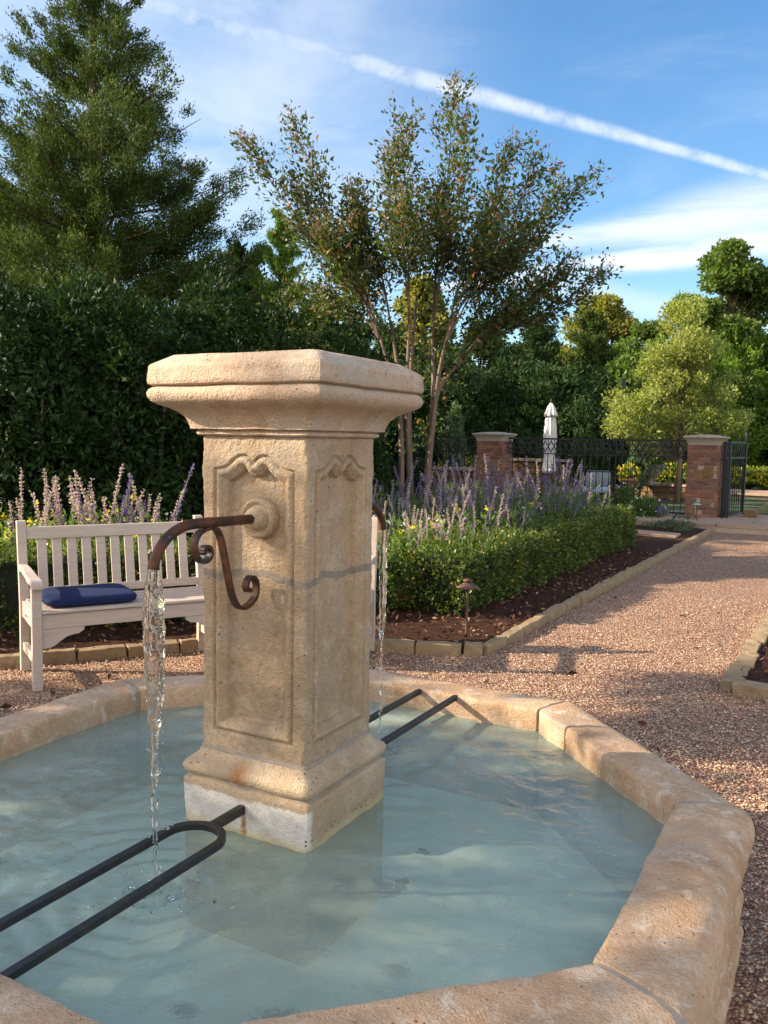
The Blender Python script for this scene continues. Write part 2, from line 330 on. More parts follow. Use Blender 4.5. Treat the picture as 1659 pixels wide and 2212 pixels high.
def pebble():
    m=MT('loose_pebbles'); g=m.n('ShaderNodeNewGeometry'); c=m.cr(g.outputs['Random Per Island'],[(0,(.12,.06,.04)),(.2,(.28,.125,.075)),(.45,(.46,.24,.135)),(.75,(.60,.385,.235)),(1,(.72,.58,.42))]); return m.done(m.pr(c,.75,spec=.35))
M_pebble=pebble()
def mulch():
    m=MT('bark_mulch'); n=m.noise(30,6,.7,dist=1.5); v=m.noise(70,3,.6,dist=2); c=m.cr(n,[(.3,(.022,.011,.008)),(.5,(.075,.032,.019)),(.62,(.15,.068,.038)),(.8,(.26,.14,.085))]); return m.done(m.pr(c,.95,m.bump(m.math('ADD',n,v),1.,.035),spec=.15))
M_mulch=mulch()
def chips():
    m=MT('bark_chips'); g=m.n('ShaderNodeNewGeometry'); c=m.cr(g.outputs['Random Per Island'],[(0,(.03,.014,.009)),(.5,(.10,.042,.024)),(.85,(.20,.095,.055)),(1,(.36,.24,.15))]); return m.done(m.pr(c,.9,spec=.2))
M_chips=chips()
M_ground=mk_simple('rough_lawn',(.045,.065,.022),.95,.4,.7,.6,.05)
def water():
    m=MT('milky_fountain_water'); n=m.noise(9,5,.6,dist=.6); n2=m.noise(2.2,5,.6,dist=.8); n3=m.noise(30,3,.5,sc=(1,1,1),dist=.8)
    nr=m.bump(n,.5,.03); nr=m.bump(n3,.3,.008,nr)
    body=m.mix(m.ramp(n2,.3,.75),(.62,.78,.65),(.70,.83,.69))
    d=m.n('ShaderNodeBsdfDiffuse'); m.l(body,d.inputs[0]); t=m.n('ShaderNodeBsdfTransparent'); t.inputs[0].default_value=(.90,.975,.93,1)
    mx=m.n('ShaderNodeMixShader'); m._in(mx.inputs[0],m.ramp(n2,.35,.7,.25,.36)); m.l(t.outputs[0],mx.inputs[1]); m.l(d.outputs[0],mx.inputs[2])
    g=m.n('ShaderNodeBsdfGlossy'); g.inputs['Roughness'].default_value=.03; g.inputs['Color'].default_value=(1,1,1,1); m.l(nr,g.inputs['Normal'])
    f=m.n('ShaderNodeFresnel'); f.inputs['IOR'].default_value=1.40; m.l(nr,f.inputs['Normal'])
    m2=m.n('ShaderNodeMixShader'); m.l(f.outputs[0],m2.inputs[0]); m.l(mx.outputs[0],m2.inputs[1]); m.l(g.outputs[0],m2.inputs[2]); return m.done(m2.outputs[0])
M_water=water()
def poolw():
    m=MT('dark_pool_water'); n=m.noise(5,4,.6,sc=(1,1,1)); return m.done(m.pr((.035,.07,.075),.03,m.bump(n,.2,.03),spec=.8))
M_pool=poolw()
def glass():
    m=MT('falling_water'); b=m.n('ShaderNodeBsdfGlass'); b.inputs['IOR'].default_value=1.33; b.inputs['Roughness'].default_value=.0; b.inputs['Color'].default_value=(.97,.99,1,1)
    t=m.n('ShaderNodeBsdfTransparent'); lp=m.math('ADD',.12,0.); x=m.n('ShaderNodeMixShader'); m.l(lp,x.inputs[0]); m.l(b.outputs[0],x.inputs[1]); m.l(t.outputs[0],x.inputs[2]); return m.done(x.outputs[0])
M_fall=glass()
def basinmat():
    m=MT('pale_basin_lining'); n=m.noise(5,6,.6,dist=.6); n2=m.noise(24,5,.65)
    c=m.mix(m.ramp(n,.35,.65),(.60,.72,.61),(.70,.79,.65)); c=m.mix(m.ramp(n2,.6,.75,0,.5),c,(.28,.27,.19))
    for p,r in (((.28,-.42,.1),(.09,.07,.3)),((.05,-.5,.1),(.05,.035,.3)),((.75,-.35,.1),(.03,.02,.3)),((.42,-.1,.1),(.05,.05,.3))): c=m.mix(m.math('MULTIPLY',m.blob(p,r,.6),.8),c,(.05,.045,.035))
    return m.done(m.pr(c,.8,m.bump(n2,.4,.01)))
M_basin=basinmat()
# ============================================================ GROUND AND SETTING
TH=R(28.84); U=Vector((math.cos(TH),-math.sin(TH),0)); V_=Vector((math.sin(TH),math.cos(TH),0)); FC=Vector((-.268,2.442,0))
def vnoise(P,scale,seed=0.,octv=3):
    """value of smooth noise at many points"""
    off=Vector((seed*7.3,seed*3.1,seed*5.7)); return np.array([mnoise.fractal(Vector(p)*scale+off,.8,2.,octv) for p in P])
def sheet(name,poly,z,mat,parent=None,thick=0):
    bm=bmesh_poly(poly,z,thick); me=bpy.data.meshes.new(name); bm.to_mesh(me); bm.free(); me.materials.append(mat); o=bpy.data.objects.new(name,me); COL.objects.link(o)
    if parent: o.parent=parent
    return o
import bmesh
def bmesh_poly(poly,z,thick=0):
    bm=bmesh.new(); vs=[bm.verts.new((p[0],p[1],z)) for p in poly]; f=bm.faces.new(vs)
    if f.normal.z<0: f.normal_flip()
    if thick:
        r=bmesh.ops.extrude_face_region(bm,geom=[f]); 
        for v in r['geom']:
            if isinstance(v,bmesh.types.BMVert): v.co.z=z-thick
    bm.normal_update(); return bm
tag(sheet('ground',[(-400,-60),(400,-60),(400,900),(-400,900)],-.02,M_ground),kind='structure')
K=Vector((.71,5.894,0)); L_=Vector((5.6,14.55,0)); LD=(L_-K).normalized(); LN=Vector((-LD.y,LD.x,0))   # long path edge, normal into the bed
# gravel with gentle unevenness
def gravel_sheet():
    xs=np.concatenate([np.linspace(-9,-2.5,20),np.linspace(-2.4,6,170),np.linspace(6.3,14,14)]); ys=np.concatenate([np.linspace(-3,1,10),np.linspace(1.1,9,160),np.linspace(9.2,16.2,40)])
    X,Y=np.meshgrid(xs,ys); P=np.stack([X.ravel(),Y.ravel(),np.zeros(X.size)],1); P[:,2]=vnoise(P,1.1,1,2)*.012+vnoise(P,5,2,2)*.005-.005
    P[:,2]=np.minimum(P[:,2],.006)
    return tag(mesh('gravel_court',P,grid_faces(len(xs),len(ys)),M_gravel,smooth=True),kind='structure')
gravel_sheet()
def octdist(x,y): # apothem distance in fountain frame
    d=np.stack([x-FC.x,y-FC.y],1); a=d@np.array([U.x,U.y]); b=d@np.array([V_.x,V_.y]); return np.maximum.reduce([abs(a),abs(b),abs(a+b)*.7071,abs(a-b)*.7071])
# beds
E0=Vector((-3.4,4.98,0)); E1=Vector((-1.25,5.915,0)); E2=Vector((-.60,6.08,0)); E3=K
bedL=[E0,E1,E2,E3,L_+LN*.0,L_+LN*8,Vector((-9,15.5,0)),Vector((-9,3.2,0))]
def inpoly(px,py,poly):
    c=np.zeros(len(px),bool); n=len(poly)
    for i in range(n):
        a,b=poly[i],poly[(i+1)%n]; m=((a[1]>py)!=(b[1]>py))&(px<(b[0]-a[0])*(py-a[1])/((b[1]-a[1])+1e-12)+a[0]); c^=m
    return c
def mulch_sheet(name,poly,step=.07,z=.045):
    xs=[p[0] for p in poly]; ys=[p[1] for p in poly]; 
    bm=bmesh_poly(poly,z,.06)
    me=bpy.data.meshes.new(name); bm.to_mesh(me); bm.free(); me.materials.append(M_mulch); o=bpy.data.objects.new(name,me); COL.objects.link(o); return tag(o,kind='structure')
mulch_sheet('mulch_bed',bedL)
RB=Vector((2.13,5.10,0)); bedR=[RB,RB+LD*9,RB+LD*9+U*5,RB+U*5]
mulch_sheet('mulch_bed',bedR)
# terrace beyond the path: flagstones
T0=Vector((5.55,14.62,0)); 
def flagstones():
    org=T0; e=EMP=None
    def tp(a,b): return org+U*a+V_*b
    tag(sheet('terrace_base',[tp(-12,.02),tp(14,.02),tp(14,2.6),tp(-12,2.6)],.085,M_bmortar,thick=.1),kind='structure')
    tag(sheet('terrace_base',[tp(-12,10.5),tp(30,10.5),tp(30,12.5),tp(-12,12.5)],.085,M_bmortar,thick=.1),kind='structure')
    m=MB(); r=random.Random(3)
    for b0,b1 in ((0,2.6),(10.4,12.5)):
        b=b0
        while b<b1:
            h=r.choice((.35,.5,.62)); h=min(h,b1-b); a=-4 if b0==0 else -8
            while a<(9 if b0==0 else 26):
                wd=r.uniform(.4,1.)*(1 if b0==0 else 2); c=tp(a+wd/2,b+h/2); m.box((c.x,c.y,.105+r.uniform(-.003,.003)),(wd-.02,h-.02,.06),-TH,.006); a+=wd
            b+=h
    tag(m.build('flagstone_paving',M_flag,bevel=.006),kind='structure')
flagstones()
def tp(a,b,z=0.): p=T0+U*a+V_*b; return Vector((p.x,p.y,z))
tag(sheet('pool_water',[tp(.2,2.62),tp(30,2.62),tp(30,10.4),tp(.2,10.4)],.02,M_pool),kind='structure')
# loose pebbles where the gravel is nearest
def pebbles():
    n=80000; y=3.0+5.2*RNG.random(n)**1.25; y[:24000]=RNG.uniform(1.6,4.4,24000); x=RNG.uniform(-.5,.5,n)*(y*.98+.4)
    k=(octdist(x,y)>1.215)&~inpoly(x,y,bedL)&~inpoly(x,y,bedR); x=x[k];y=y[k]; n=len(x)
    P=np.stack([x,y,np.full(n,.004)],1); s=RNG.uniform(.0035,.0078,n)[:,None,None]
    base=np.array([(1,0,0),(0,1,0),(-1,0,0),(0,-1,0),(0,0,.7)],float); base=base[None]*RNG.uniform(.65,1.2,(n,5,1)); th=RNG.uniform(0,6.28,n); c,sn=np.cos(th),np.sin(th)
    Rm=np.zeros((n,3,3)); Rm[:,0,0]=c;Rm[:,0,1]=-sn;Rm[:,1,0]=sn;Rm[:,1,1]=c;Rm[:,2,2]=1
    T=sph(n)*.35; V=np.einsum('nij,nkj->nki',Rm,base)*s; V[:,:,2]+=np.einsum('nk,nik->ni',T[:,:2],V[:,:,:2]); V+=P[:,None]
    me=bpy.data.meshes.new('loose_gravel'); me.vertices.add(n*5); me.vertices.foreach_set('co',V.reshape(-1).astype(np.float32))
    F=np.array([(0,1,4),(1,2,4),(2,3,4),(3,0,4)]); F=(F[None]+np.arange(n)[:,None,None]*5).reshape(-1); me.loops.add(len(F)); me.loops.foreach_set('vertex_index',F.astype(np.int32)); q=len(F)//3
    me.polygons.add(q); me.polygons.foreach_set('loop_start',np.arange(0,len(F),3,dtype=np.int32)); me.polygons.foreach_set('loop_total',np.full(q,3,dtype=np.int32)); me.update(calc_edges=True); me.materials.append(M_pebble)
    o=bpy.data.objects.new('loose_gravel',me); COL.objects.link(o); tag(o,'loose reddish pea gravel pebbles scattered over the court','gravel',kind='stuff')
pebbles()
def chipfield():
    n=16000; x=RNG.uniform(-3.5,4.5,n); y=RNG.uniform(4.9,11.5,n); k=inpoly(x,y,bedL); 
    d=(x-K.x)*LN.x+(y-K.y)*LN.y; k&=(d<1.0)|(y<6.9); x=x[k];y=y[k]
    x2=RNG.uniform(2.1,4,1500);y2=RNG.uniform(4.5,8,1500);k=inpoly(x2,y2,bedR);x=np.r_[x,x2[k]];y=np.r_[y,y2[k]];n=len(x)
    P=np.stack([x,y,np.full(n,.05)+RNG.random(n)*.02],1); D=sph(n); D[:,2]*=.4
    tag(quads('bark_chips',leafquads(P,D,.042,.016,.1,.2,.6),M_chips),'shredded red brown bark chips covering the planting beds','mulch',kind='stuff')
chipfield()
def litter():
    n=170; x=RNG.uniform(-3.2,4.5,n); y=RNG.uniform(2.5,12,n); k=(octdist(x,y)>1.3)&~inpoly(x,y,bedL); x=x[k];y=y[k]; P=np.stack([x,y,x*0+.012],1); D=sph(len(x)); D[:,2]*=.25
    tag(quads('fallen_leaves',leafquads(P,D,.05,.024,.1,.3,.5),M_chips),'small dry fallen leaves scattered over the gravel','fallen leaves',kind='stuff')
litter()
# edging stones, each a thing of its own
def edging(path,label,group,zc=.022,ln=.34,wd=.085,h=.10,start=0):
    for i in range(len(path)-1):
        a,b=Vector(path[i]),Vector(path[i+1]); D=b-a; L=D.length; d=D.normalized(); t=0.
        while t<L-.05:
            l=min(random.uniform(.75,1.15)*ln,L-t)
            if L-t-l<.12: l=L-t
            c=a+d*(t+l/2)+Vector((-d.y,d.x,0))*random.uniform(-.008,.008)
            bm=bmesh.new(); bmesh.ops.create_cube(bm,size=1); bmesh.ops.scale(bm,vec=(l-.012,wd*random.uniform(.9,1.15),h),verts=bm.verts)
            bmesh.ops.subdivide_edges(bm,edges=bm.edges,cuts=4,use_grid_fill=True)
            sd=random.random()*50
            for v in bm.verts:
                nn=mnoise.noise_vector(v.co*14+Vector((sd,0,0))); v.co+=nn*.010
            me=bpy.data.meshes.new('edging_stone'); bm.to_mesh(me); bm.free(); me.materials.append(M_edge)
            o=bpy.data.objects.new('edging_stone',me); COL.objects.link(o); o.location=(c.x,c.y,zc+random.uniform(-.006,.006)); o.rotation_euler=(random.uniform(-.04,.04),random.uniform(-.02,.02),math.atan2(d.y,d.x)+random.uniform(-.02,.02))
            b_=o.modifiers.new('bevel','BEVEL'); b_.width=.004; b_.limit_method='ANGLE'; b_.angle_limit=R(50)
            tag(o,label,'edging stone',group); t+=l
edging([E0,E1,E2,E3],'short tan stone block edging the front of the planting bed behind the benches','edging stones along the front of the bed')
edging([K,L_],'narrow tan stone block in the long row between clipped hedge and gravel path','edging stones along the gravel path',ln=.40,wd=.08)
edging([RB,RB+LD*3.5],'tan stone block edging the small bed at the right edge, in the row running away','edging stones of the right bed, far row',ln=.5,wd=.11)
edging([RB+LD*0,RB+U*1.6],'tan stone block edging the small bed at the right edge, in the near row','edging stones of the right bed, near row',ln=.42,wd=.11)

# ============================================================ THE FOUNTAIN
pil=empty('fountain_pillar',FC,-TH,'tall square limestone pillar with carved arched panels and flared cap standing in the fountain pool','fountain pillar')
bas=empty('fountain_basin',FC,-TH,'wide octagonal limestone basin holding the milky water round the pillar','fountain basin')
SB=.1746; ZB,ZT=.624,1.497
def poly_sd(P,poly):
    """signed distance (positive inside) of points P (n,2) to polygon"""
    n=len(poly); d=np.full(len(P),9.); 
    for i in range(n):
        a=poly[i];b=poly[(i+1)%n]; e=b-a; w_=P-a; t=np.clip((w_@e)/(e@e),0,1); d=np.minimum(d,np.linalg.norm(w_-t[:,None]*e,axis=1))
    ins=inpoly(P[:,0],P[:,1],poly); return np.where(ins,d,-d)
arch=[(-.133,1.409),(-.110,1.411),(-.090,1.417),(-.075,1.428),(-.060,1.440),(-.045,1.447),(-.030,1.448),(-.015,1.443),(-.005,1.434),(0,1.428)]
outl=np.array([(-.133,.674)]+arch+[(-x,z) for x,z in arch[-2::-1]]+[(.133,.674)])
def panel_depth(s,z):
    P=np.stack([s,z],1); sd=poly_sd(P,outl); x=sd
    xs=[-.02,-.003,0,.0035,.007,.014,.021,.026,.034,.037,.040,.5]; ys=[0,0,.009,.009,.001,-.0025,.000,.006,.013,.016,.031,.031]
    d=np.interp(x,xs,ys); return d
def build_shaft():
    nx,nz=126,330; V=[];F=[];J=[];off=0
    s1=np.linspace(-1,1,nx); z1=np.linspace(ZB,ZT,nz); Sg,Zg=np.meshgrid(s1*SB,z1); s=Sg.ravel(); z=Zg.ravel(); d=panel_depth(s,z)
    for k in range(4):
        th=k*PI/2-PI/2; n=np.array([math.cos(th),math.sin(th),0]); t=np.array([-math.sin(th),math.cos(th),0])
        cr=.0035+.003*np.interp(z,z1,vnoise(np.stack([z1*0+1,z1*0,z1],1),18,3+0,3)); e=np.clip((np.abs(s)-(SB-.012))/.012,0,1)**2
        dd=d+cr*e; sp=s-np.sign(s)*cr*e
        P=sp[:,None]*t+(SB-dd)[:,None]*n; P[:,2]=z
        nv=vnoise(P,9,5,3)*.0018+vnoise(P,60,6,3)*.0016; r=P.copy(); r[:,2]=0; P=P+unit(r)*nv[:,None]
        V.append(P)
        fs=np.array(grid_faces(nx,nz,off)); fc=P[(fs-off)].mean(1); wob=1.119+.006*np.sin(fc[:,0]*23+fc[:,1]*31)+.003*np.sin(fc[:,0]*70)
        j=np.abs(fc[:,2]-wob)<.0100; F.append(fs[~j]); J.append(fs[j]); off+=nx*nz
    V=np.concatenate(V); F=np.concatenate(F); J=np.concatenate(J)
    def sub(name,f,mat,mv=0):
        ids,inv=np.unique(f.ravel(),return_inverse=True); P=V[ids].copy()
        return mesh(name,P,[tuple(q) for q in inv.reshape(-1,4)],mat,pil,True)
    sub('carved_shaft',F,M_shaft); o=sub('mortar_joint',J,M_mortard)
build_shaft()
def sqlathe(name,prof,mat,parent,sub=26,amp=.002,closed=True,cr=.004,seed=0):
    V=[];n=len(prof); 
    ring=[]
    for k in range(4):
        th=k*PI/2-PI/4
        a=np.array([math.cos(th),math.sin(th)])*1.41421; b=np.array([math.cos(th+PI/2),math.sin(th+PI/2)])*1.41421
        for i in range(sub): ring.append(a+(b-a)*i/sub)
    ring=np.array(ring); m=len(ring)
    cor=np.array([min(i%sub,sub-i%sub)==0 for i in range(m)])
    for (h,z) in prof:
        q=ring*h; q[cor]*=(h-cr)/h
        V.append(np.c_[q,np.full(m,z)])
    V=np.concatenate(V); r=V.copy(); r[:,2]=0; nv=vnoise(V,10,seed,3)*amp*1.6+vnoise(V,45,seed+1,2)*amp*.7; V=V+unit(r)*nv[:,None]; V[:,2]+=vnoise(V,12,seed+2,2)*amp*.8
    F=[(i*m+k,i*m+(k+1)%m,(i+1)*m+(k+1)%m,(i+1)*m+k) for i in range(n-1) for k in range(m)]
    if closed: F+=[tuple((n-1)*m+k for k in range(m)),tuple(range(m-1,-1,-1))]
    o=mesh(name,V,F,mat,parent,True); o.data.set_sharp_from_angle(angle=R(42)); return o
def prof_smooth(pts,n=3):
    out=[]; 
    for i in range(len(pts)-1):
        for k in range(n): t=k/n; out.append((pts[i][0]*(1-t)+pts[i+1][0]*t,pts[i][1]*(1-t)+pts[i+1][1]*t))
    return out+[pts[-1]]
sqlathe('capital',prof_smooth([(.170,1.4975),(.184,1.4985),(.189,1.503),(.189,1.509),(.184,1.5135),(.187,1.5145),(.201,1.5165),(.2015,1.522),(.205,1.534),(.212,1.548),(.225,1.561),(.243,1.572),(.262,1.580),(.275,1.589),(.282,1.601),(.283,1.611),(.279,1.621),(.272,1.6265),(.24,1.6268)],2),M_cap,pil,seed=11)
sqlathe('cap_slab',prof_smooth([(.24,1.6298),(.274,1.630),(.281,1.634),(.283,1.642),(.282,1.660),(.281,1.679),(.277,1.685),(.232,1.7135),(.20,1.7165),(.1,1.718)],3),M_cap,pil,seed=15)
sqlathe('mortar_joint',[(.268,1.6262),(.268,1.6304)],M_mortar,pil,closed=False,amp=.0005,seed=3)
sqlathe('mortar_joint',[(.172,.616),(.179,.617),(.179,.626),(.172,.627)],M_mortar,pil,closed=False,amp=.001,seed=4)
sqlathe('base_moulding',prof_smooth([(.165,.545),(.203,.546),(.211,.553),(.2155,.563),(.2155,.573),(.211,.583),(.202,.591),(.191,.599),(.184,.608),(.180,.616),(.17,.618)],2),M_torus,pil,seed=21)
sqlathe('mortar_joint',[(.204,.538),(.204,.548)],M_mortar,pil,closed=False,amp=.001,seed=5)
sqlathe('plinth',prof_smooth([(.212,.10),(.212,.41),(.2125,.44),(.214,.50),(.2145,.53),(.212,.5375),(.206,.541),(.17,.5415)],4),M_plinth,pil,seed=31)
# rosettes and spouts (front and back)
def spline(pts,n=8):
    P=[np.array(p,float) for p in pts]; P=[2*P[0]-P[1]]+P+[2*P[-1]-P[-2]]; out=[]
    for i in range(1,len(P)-2):
        for k in range(n):
            t=k/n; a,b,c,d=P[i-1:i+3]; out.append(.5*((2*b)+(-a+c)*t+(2*a-5*b+4*c-d)*t*t+(-a+3*b-3*c+d)*t**3))
    return out+[P[-2]]
for side in (1,-1):
    A=.012 if side==1 else -.0
    def q(a,b,z): return (a*side,b*side,z)
    prof=[(.055,.14),(.055,.168),(.051,.176),(.045,.177),(.040,.171),(.036,.168),(.032,.174),(.029,.188),(.023,.196),(.013,.199),(.001,.199)]
    m=MB(); seg=36; Vv=[]
    for r,d in prof:
        for k in range(seg): th=2*PI*k/seg; Vv.append(q(A+r*math.cos(th)*side,-d+.006*math.sin(3*th+r*90)*(.2),1.279+r*math.sin(th)))
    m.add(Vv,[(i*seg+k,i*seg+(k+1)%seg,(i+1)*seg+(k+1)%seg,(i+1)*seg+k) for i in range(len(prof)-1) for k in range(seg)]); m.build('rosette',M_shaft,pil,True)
    path=spline([q(A,-.19,1.279),q(A,-.30,1.281),q(A,-.40,1.284),q(A*.8,-.455,1.280),q(A*.6,-.500,1.262),q(A*.5,-.528,1.238),q(A*.3,-.543,1.212),q(A*.2,-.549,1.188)],6)
    m=MB(); rr=[.0128]*len(path); 
    for i in range(6): rr[-1-i]=.0138-i*.0002
    m.tube(path,rr,18,cap=False); pin=[p*np.array([1,1,1]) for p in path[-12:]]; m.tube(pin,.0108,14,cap=False)
    sp=m.build('spout',M_rust,pil,True)
    sc=[(-.300,1.268),(-.352,1.270),(-.395,1.262),(-.416,1.238),(-.412,1.208),(-.393,1.188),(-.369,1.190),(-.358,1.206),(-.366,1.222),(-.383,1.222),(-.390,1.211)]
    sc2=[(-.352,1.270),(-.322,1.262),(-.303,1.230),(-.288,1.180),(-.275,1.130),(-.262,1.090),(-.243,1.058),(-.220,1.045),(-.190,1.050),(-.166,1.066),(-.158,1.090),(-.163,1.112),(-.180,1.124),(-.198,1.116),(-.204,1.100),(-.194,1.090)]
    m=MB()
    for c in (sc[1:],sc2):
        P=spline([q(A*.8,b-.012*(c is sc2),z) for b,z in c],6); m.tube(P,.0042,4,square=True,flat=2.3)
        e=P[-1]; m.tube([e+np.array([-.012,0,0]),e+np.array([.012,0,0])],.0065,10)
    m.build('scroll_bracket',M_rust,sp,False)
# basin
AP=1.018; T8=math.tan(PI/8)
rprof=[(1.020,.06),(1.019,.30),(1.018,.40),(1.018,.470),(1.0185,.489),(1.023,.4965),(1.035,.4995),(1.10,.502),(1.155,.500),(1.188,.492),(1.210,.472),(1.220,.445),(1.221,.415),(1.213,.385),(1.198,.36),(1.184,.335),(1.180,.31),(1.186,.285),(1.199,.262),(1.205,.235),(1.201,.205),(1.190,.180),(1.188,.168),(1.205,.160),(1.212,.145),(1.209,.125),(1.196,.110),(1.192,.08),(1.192,-.02)]
rprof=prof_smooth(rprof,2)
gap=.009
for k in range(8):
    th=k*PI/4; nvec=np.array([math.cos(th),math.sin(th),0]); t=np.array([-math.sin(th),math.cos(th),0]); nl=44; V=[]
    for i in range(nl):
        f=-1+2*i/(nl-1)
        for (r,z) in rprof: V.append(nvec*r+t*(f*(r*T8-gap))+np.array([0,0,z]))
    V=np.array(V); rad=np.tile(nvec,(len(V),1)); 
    nv=vnoise(V,4,40+k,2)*.0045+vnoise(V,26,50+k,3)*.0030; zz=vnoise(V,4,60+k,2)*.004+vnoise(V,24,70+k,3)*.0024
    V=V+rad*nv[:,None]; V[:,2]+=zz*(V[:,2]>.2)
    npf=len(rprof); F=[(i*npf+j,(i+1)*npf+j,(i+1)*npf+j+1,i*npf+j+1) for i in range(nl-1) for j in range(npf-1)]
    F+=[tuple(range(npf-1,-1,-1)),tuple((nl-1)*npf+j for j in range(npf))]
    o=mesh('rim_stone',V,F,M_rim,bas,True); o.data.set_sharp_from_angle(angle=R(38))
    # mortar in the mitre
    tc_=th+PI/8; c=1/math.cos(PI/8); nn=np.array([math.cos(tc_),math.sin(tc_),0]); tt=np.array([-math.sin(tc_),math.cos(tc_),0]); V=[]
    for sgn in (-1,-.33,.33,1):
        for (r,z) in rprof: 
            rr=r*c+(.0032 if r<1.05 else -.0032); V.append(nn*rr+tt*sgn*.013+np.array([0,0,z-(.002 if z>.49 else 0)]))
    V=np.array(V); V+=nn*(vnoise(V,15,80+k,2)*.002)[:,None]
    mesh('mortar_joint',V,[(i*npf+j,(i+1)*npf+j,(i+1)*npf+j+1,i*npf+j+1) for i in range(3) for j in range(npf-1)],M_mortar,bas,True)
cr_=1.09/math.cos(PI/8)
mesh('basin_floor',[(cr_*math.cos(PI/8+k*PI/4),cr_*math.sin(PI/8+k*PI/4),.10) for k in range(8)],[tuple(range(8))],M_basin,bas)
# the water
def watersurf():
    n=250; g=np.linspace(-1.035,1.035,n); X,Y=np.meshgrid(g,g); x=X.ravel();y=Y.ravel(); z=np.full(n*n,.412)
    for (cx_,cy_,a) in ((0,-.553,.0042),(0,.56,.0030)):
        r=np.hypot(x-cx_,y-cy_); wob=vnoise(np.stack([x,y,x*0],1),3.5,9,2)*.03; z+=a*np.exp(-r/.42)*np.cos(2*PI*(r+wob)/(.040+.05*r))*np.clip(r/.03,0,1); z+=a*1.6*np.exp(-(r/.05)**2)*np.sin(x*180)*np.cos(y*160)
    z+=vnoise(np.stack([x,y*1.4,x*0],1),7,12,3)*.0042+vnoise(np.stack([x*1.3,y,x*0],1),18,13,2)*.0018
    f=np.array(grid_faces(n,n)); c=np.stack([x,y],1)[f].mean(1); d=np.maximum.reduce([abs(c[:,0]),abs(c[:,1]),abs(c[:,0]+c[:,1])*.7071,abs(c[:,0]-c[:,1])*.7071]); f=f[(d<1.034)&~((abs(c[:,0])<.2)&(abs(c[:,1])<.2))]
    ids,inv=np.unique(f.ravel(),return_inverse=True); P=np.stack([x,y,z],1)[ids]
    o=mesh('water',P,[tuple(q) for q in inv.reshape(-1,4)],M_water,None,True); o.location=FC; o.rotation_euler=(0,0,-TH); tag(o,kind='structure')
watersurf()
# iron bar rests
def barrest(rot,label):
    e=empty('iron_bar_rest',FC,-TH+rot,label,'bar rest','forked iron bar rests spanning from pillar to rim')
    z=.487; h=.0093; m=MB(); a=.078
    pts=[(-a,-1.075,z),(-a,-.8,z),(-a,-.6,z),(-a,-.42,z)]+[(-a*math.cos(t),-.42+a*math.sin(t),z) for t in np.linspace(0,PI,16)[1:-1]]+[(a,-.42,z),(a,-.6,z),(a,-.8,z),(a,-1.075,z)]
    m.tube(pts,h,4,square=True); m.build('forked_bar',M_iron,e,False,.0015)
    m=MB(); m.beam((0,-.345,z),(0,-.19,z),.021,.022); m.build('wall_stub',M_iron,e,False,.0015)
barrest(0,'black iron fork reaching from the near face of the pillar to the near rim')
barrest(PI,'black iron fork behind the pillar reaching to the far rim')
# falling water
def stream(b,sgn,label,w0,seed):
    e=empty('water_stream',FC+U*(.004)+V_*b,-TH+(0 if sgn<0 else PI),label,'water stream','streams of water falling from the spouts')
    n,seg=230,26; zs=np.linspace(1.196,.405,n); V=[]; r=random.Random(seed)
    for i,z in enumerate(zs):
        t=(1.196-z)/.79
        wx=np.interp(t,[0,.03,.10,.2,.3,.38,.44,.52,.6,.8,1],[.011,.0125,.021,.026,.024,.021,.012,.007,.006,.0045,.003])*w0
        wy=np.interp(t,[0,.03,.10,.3,.42,.6,1],[.011,.0115,.010,.009,.008,.006,.003])
        env=min(1,t*12); cx_=env*(.004*mnoise.noise(Vector((0,seed,z*9)))+.006*t*mnoise.noise(Vector((3,seed,z*22)))+.004*t*mnoise.noise(Vector((3,seed,z*60)))) ; cy_=env*.003*mnoise.noise(Vector((5,seed,z*20)))
        pul=1+env*(.25+.75*t)*mnoise.noise(Vector((seed,1,z*(30+30*t))))
        for k in range(seg):
            th=2*PI*k/seg+t*2.2; c,s=math.cos(th),math.sin(th)
            rr=pul*(1+env*.30*mnoise.noise(Vector((c*2.2,s*2.2+seed,z*26)))+env*.16*mnoise.noise(Vector((c*5,s*5+seed,z*75))))
            V.append((cx_+wx*rr*c,cy_+wy*rr*s,z))
    F=[(i*seg+k,i*seg+(k+1)%seg,(i+1)*seg+(k+1)%seg,(i+1)*seg+k) for i in range(n-1) for k in range(seg)]; F=[f[::-1] for f in F]+[tuple(range(seg)),tuple((n-1)*seg+k for k in reversed(range(seg)))]
    mesh('falling_jet',V,F,M_fall,e,True)
    m=MB()
    for i in range(46):
        z=r.uniform(.42,.95) if i<34 else r.uniform(.42,.46); sp=.012+.02*(1-(z-.4)/.6) if i<34 else .07
        c=(r.gauss(0,sp*.6),r.gauss(0,sp*.6),z); q=r.uniform(.0014,.0042); m.lathe([(.01*q,-q),(.7*q,-.7*q),(q,0),(.7*q,.7*q),(.01*q,1.1*q)],c,8)
    for (x0,z0) in ((.02,.83),(.018,.70)):   # side splashes
        m.tube([(0,0,z0),(x0*.5,0,z0+.004),(x0,0,z0+.012),(x0*1.25,.002,z0+.022)],[.004,.0035,.0045,.001],8)
    tag(m.build('splash_drops',M_fall,e,True),kind='stuff')
stream(-.549,-1,'broad sheet of clear water pouring from the near spout on the left of the pillar',1.4,3)
stream(.549,1,'thin stream of clear water falling from the far spout on the right of the pillar',.62,8)
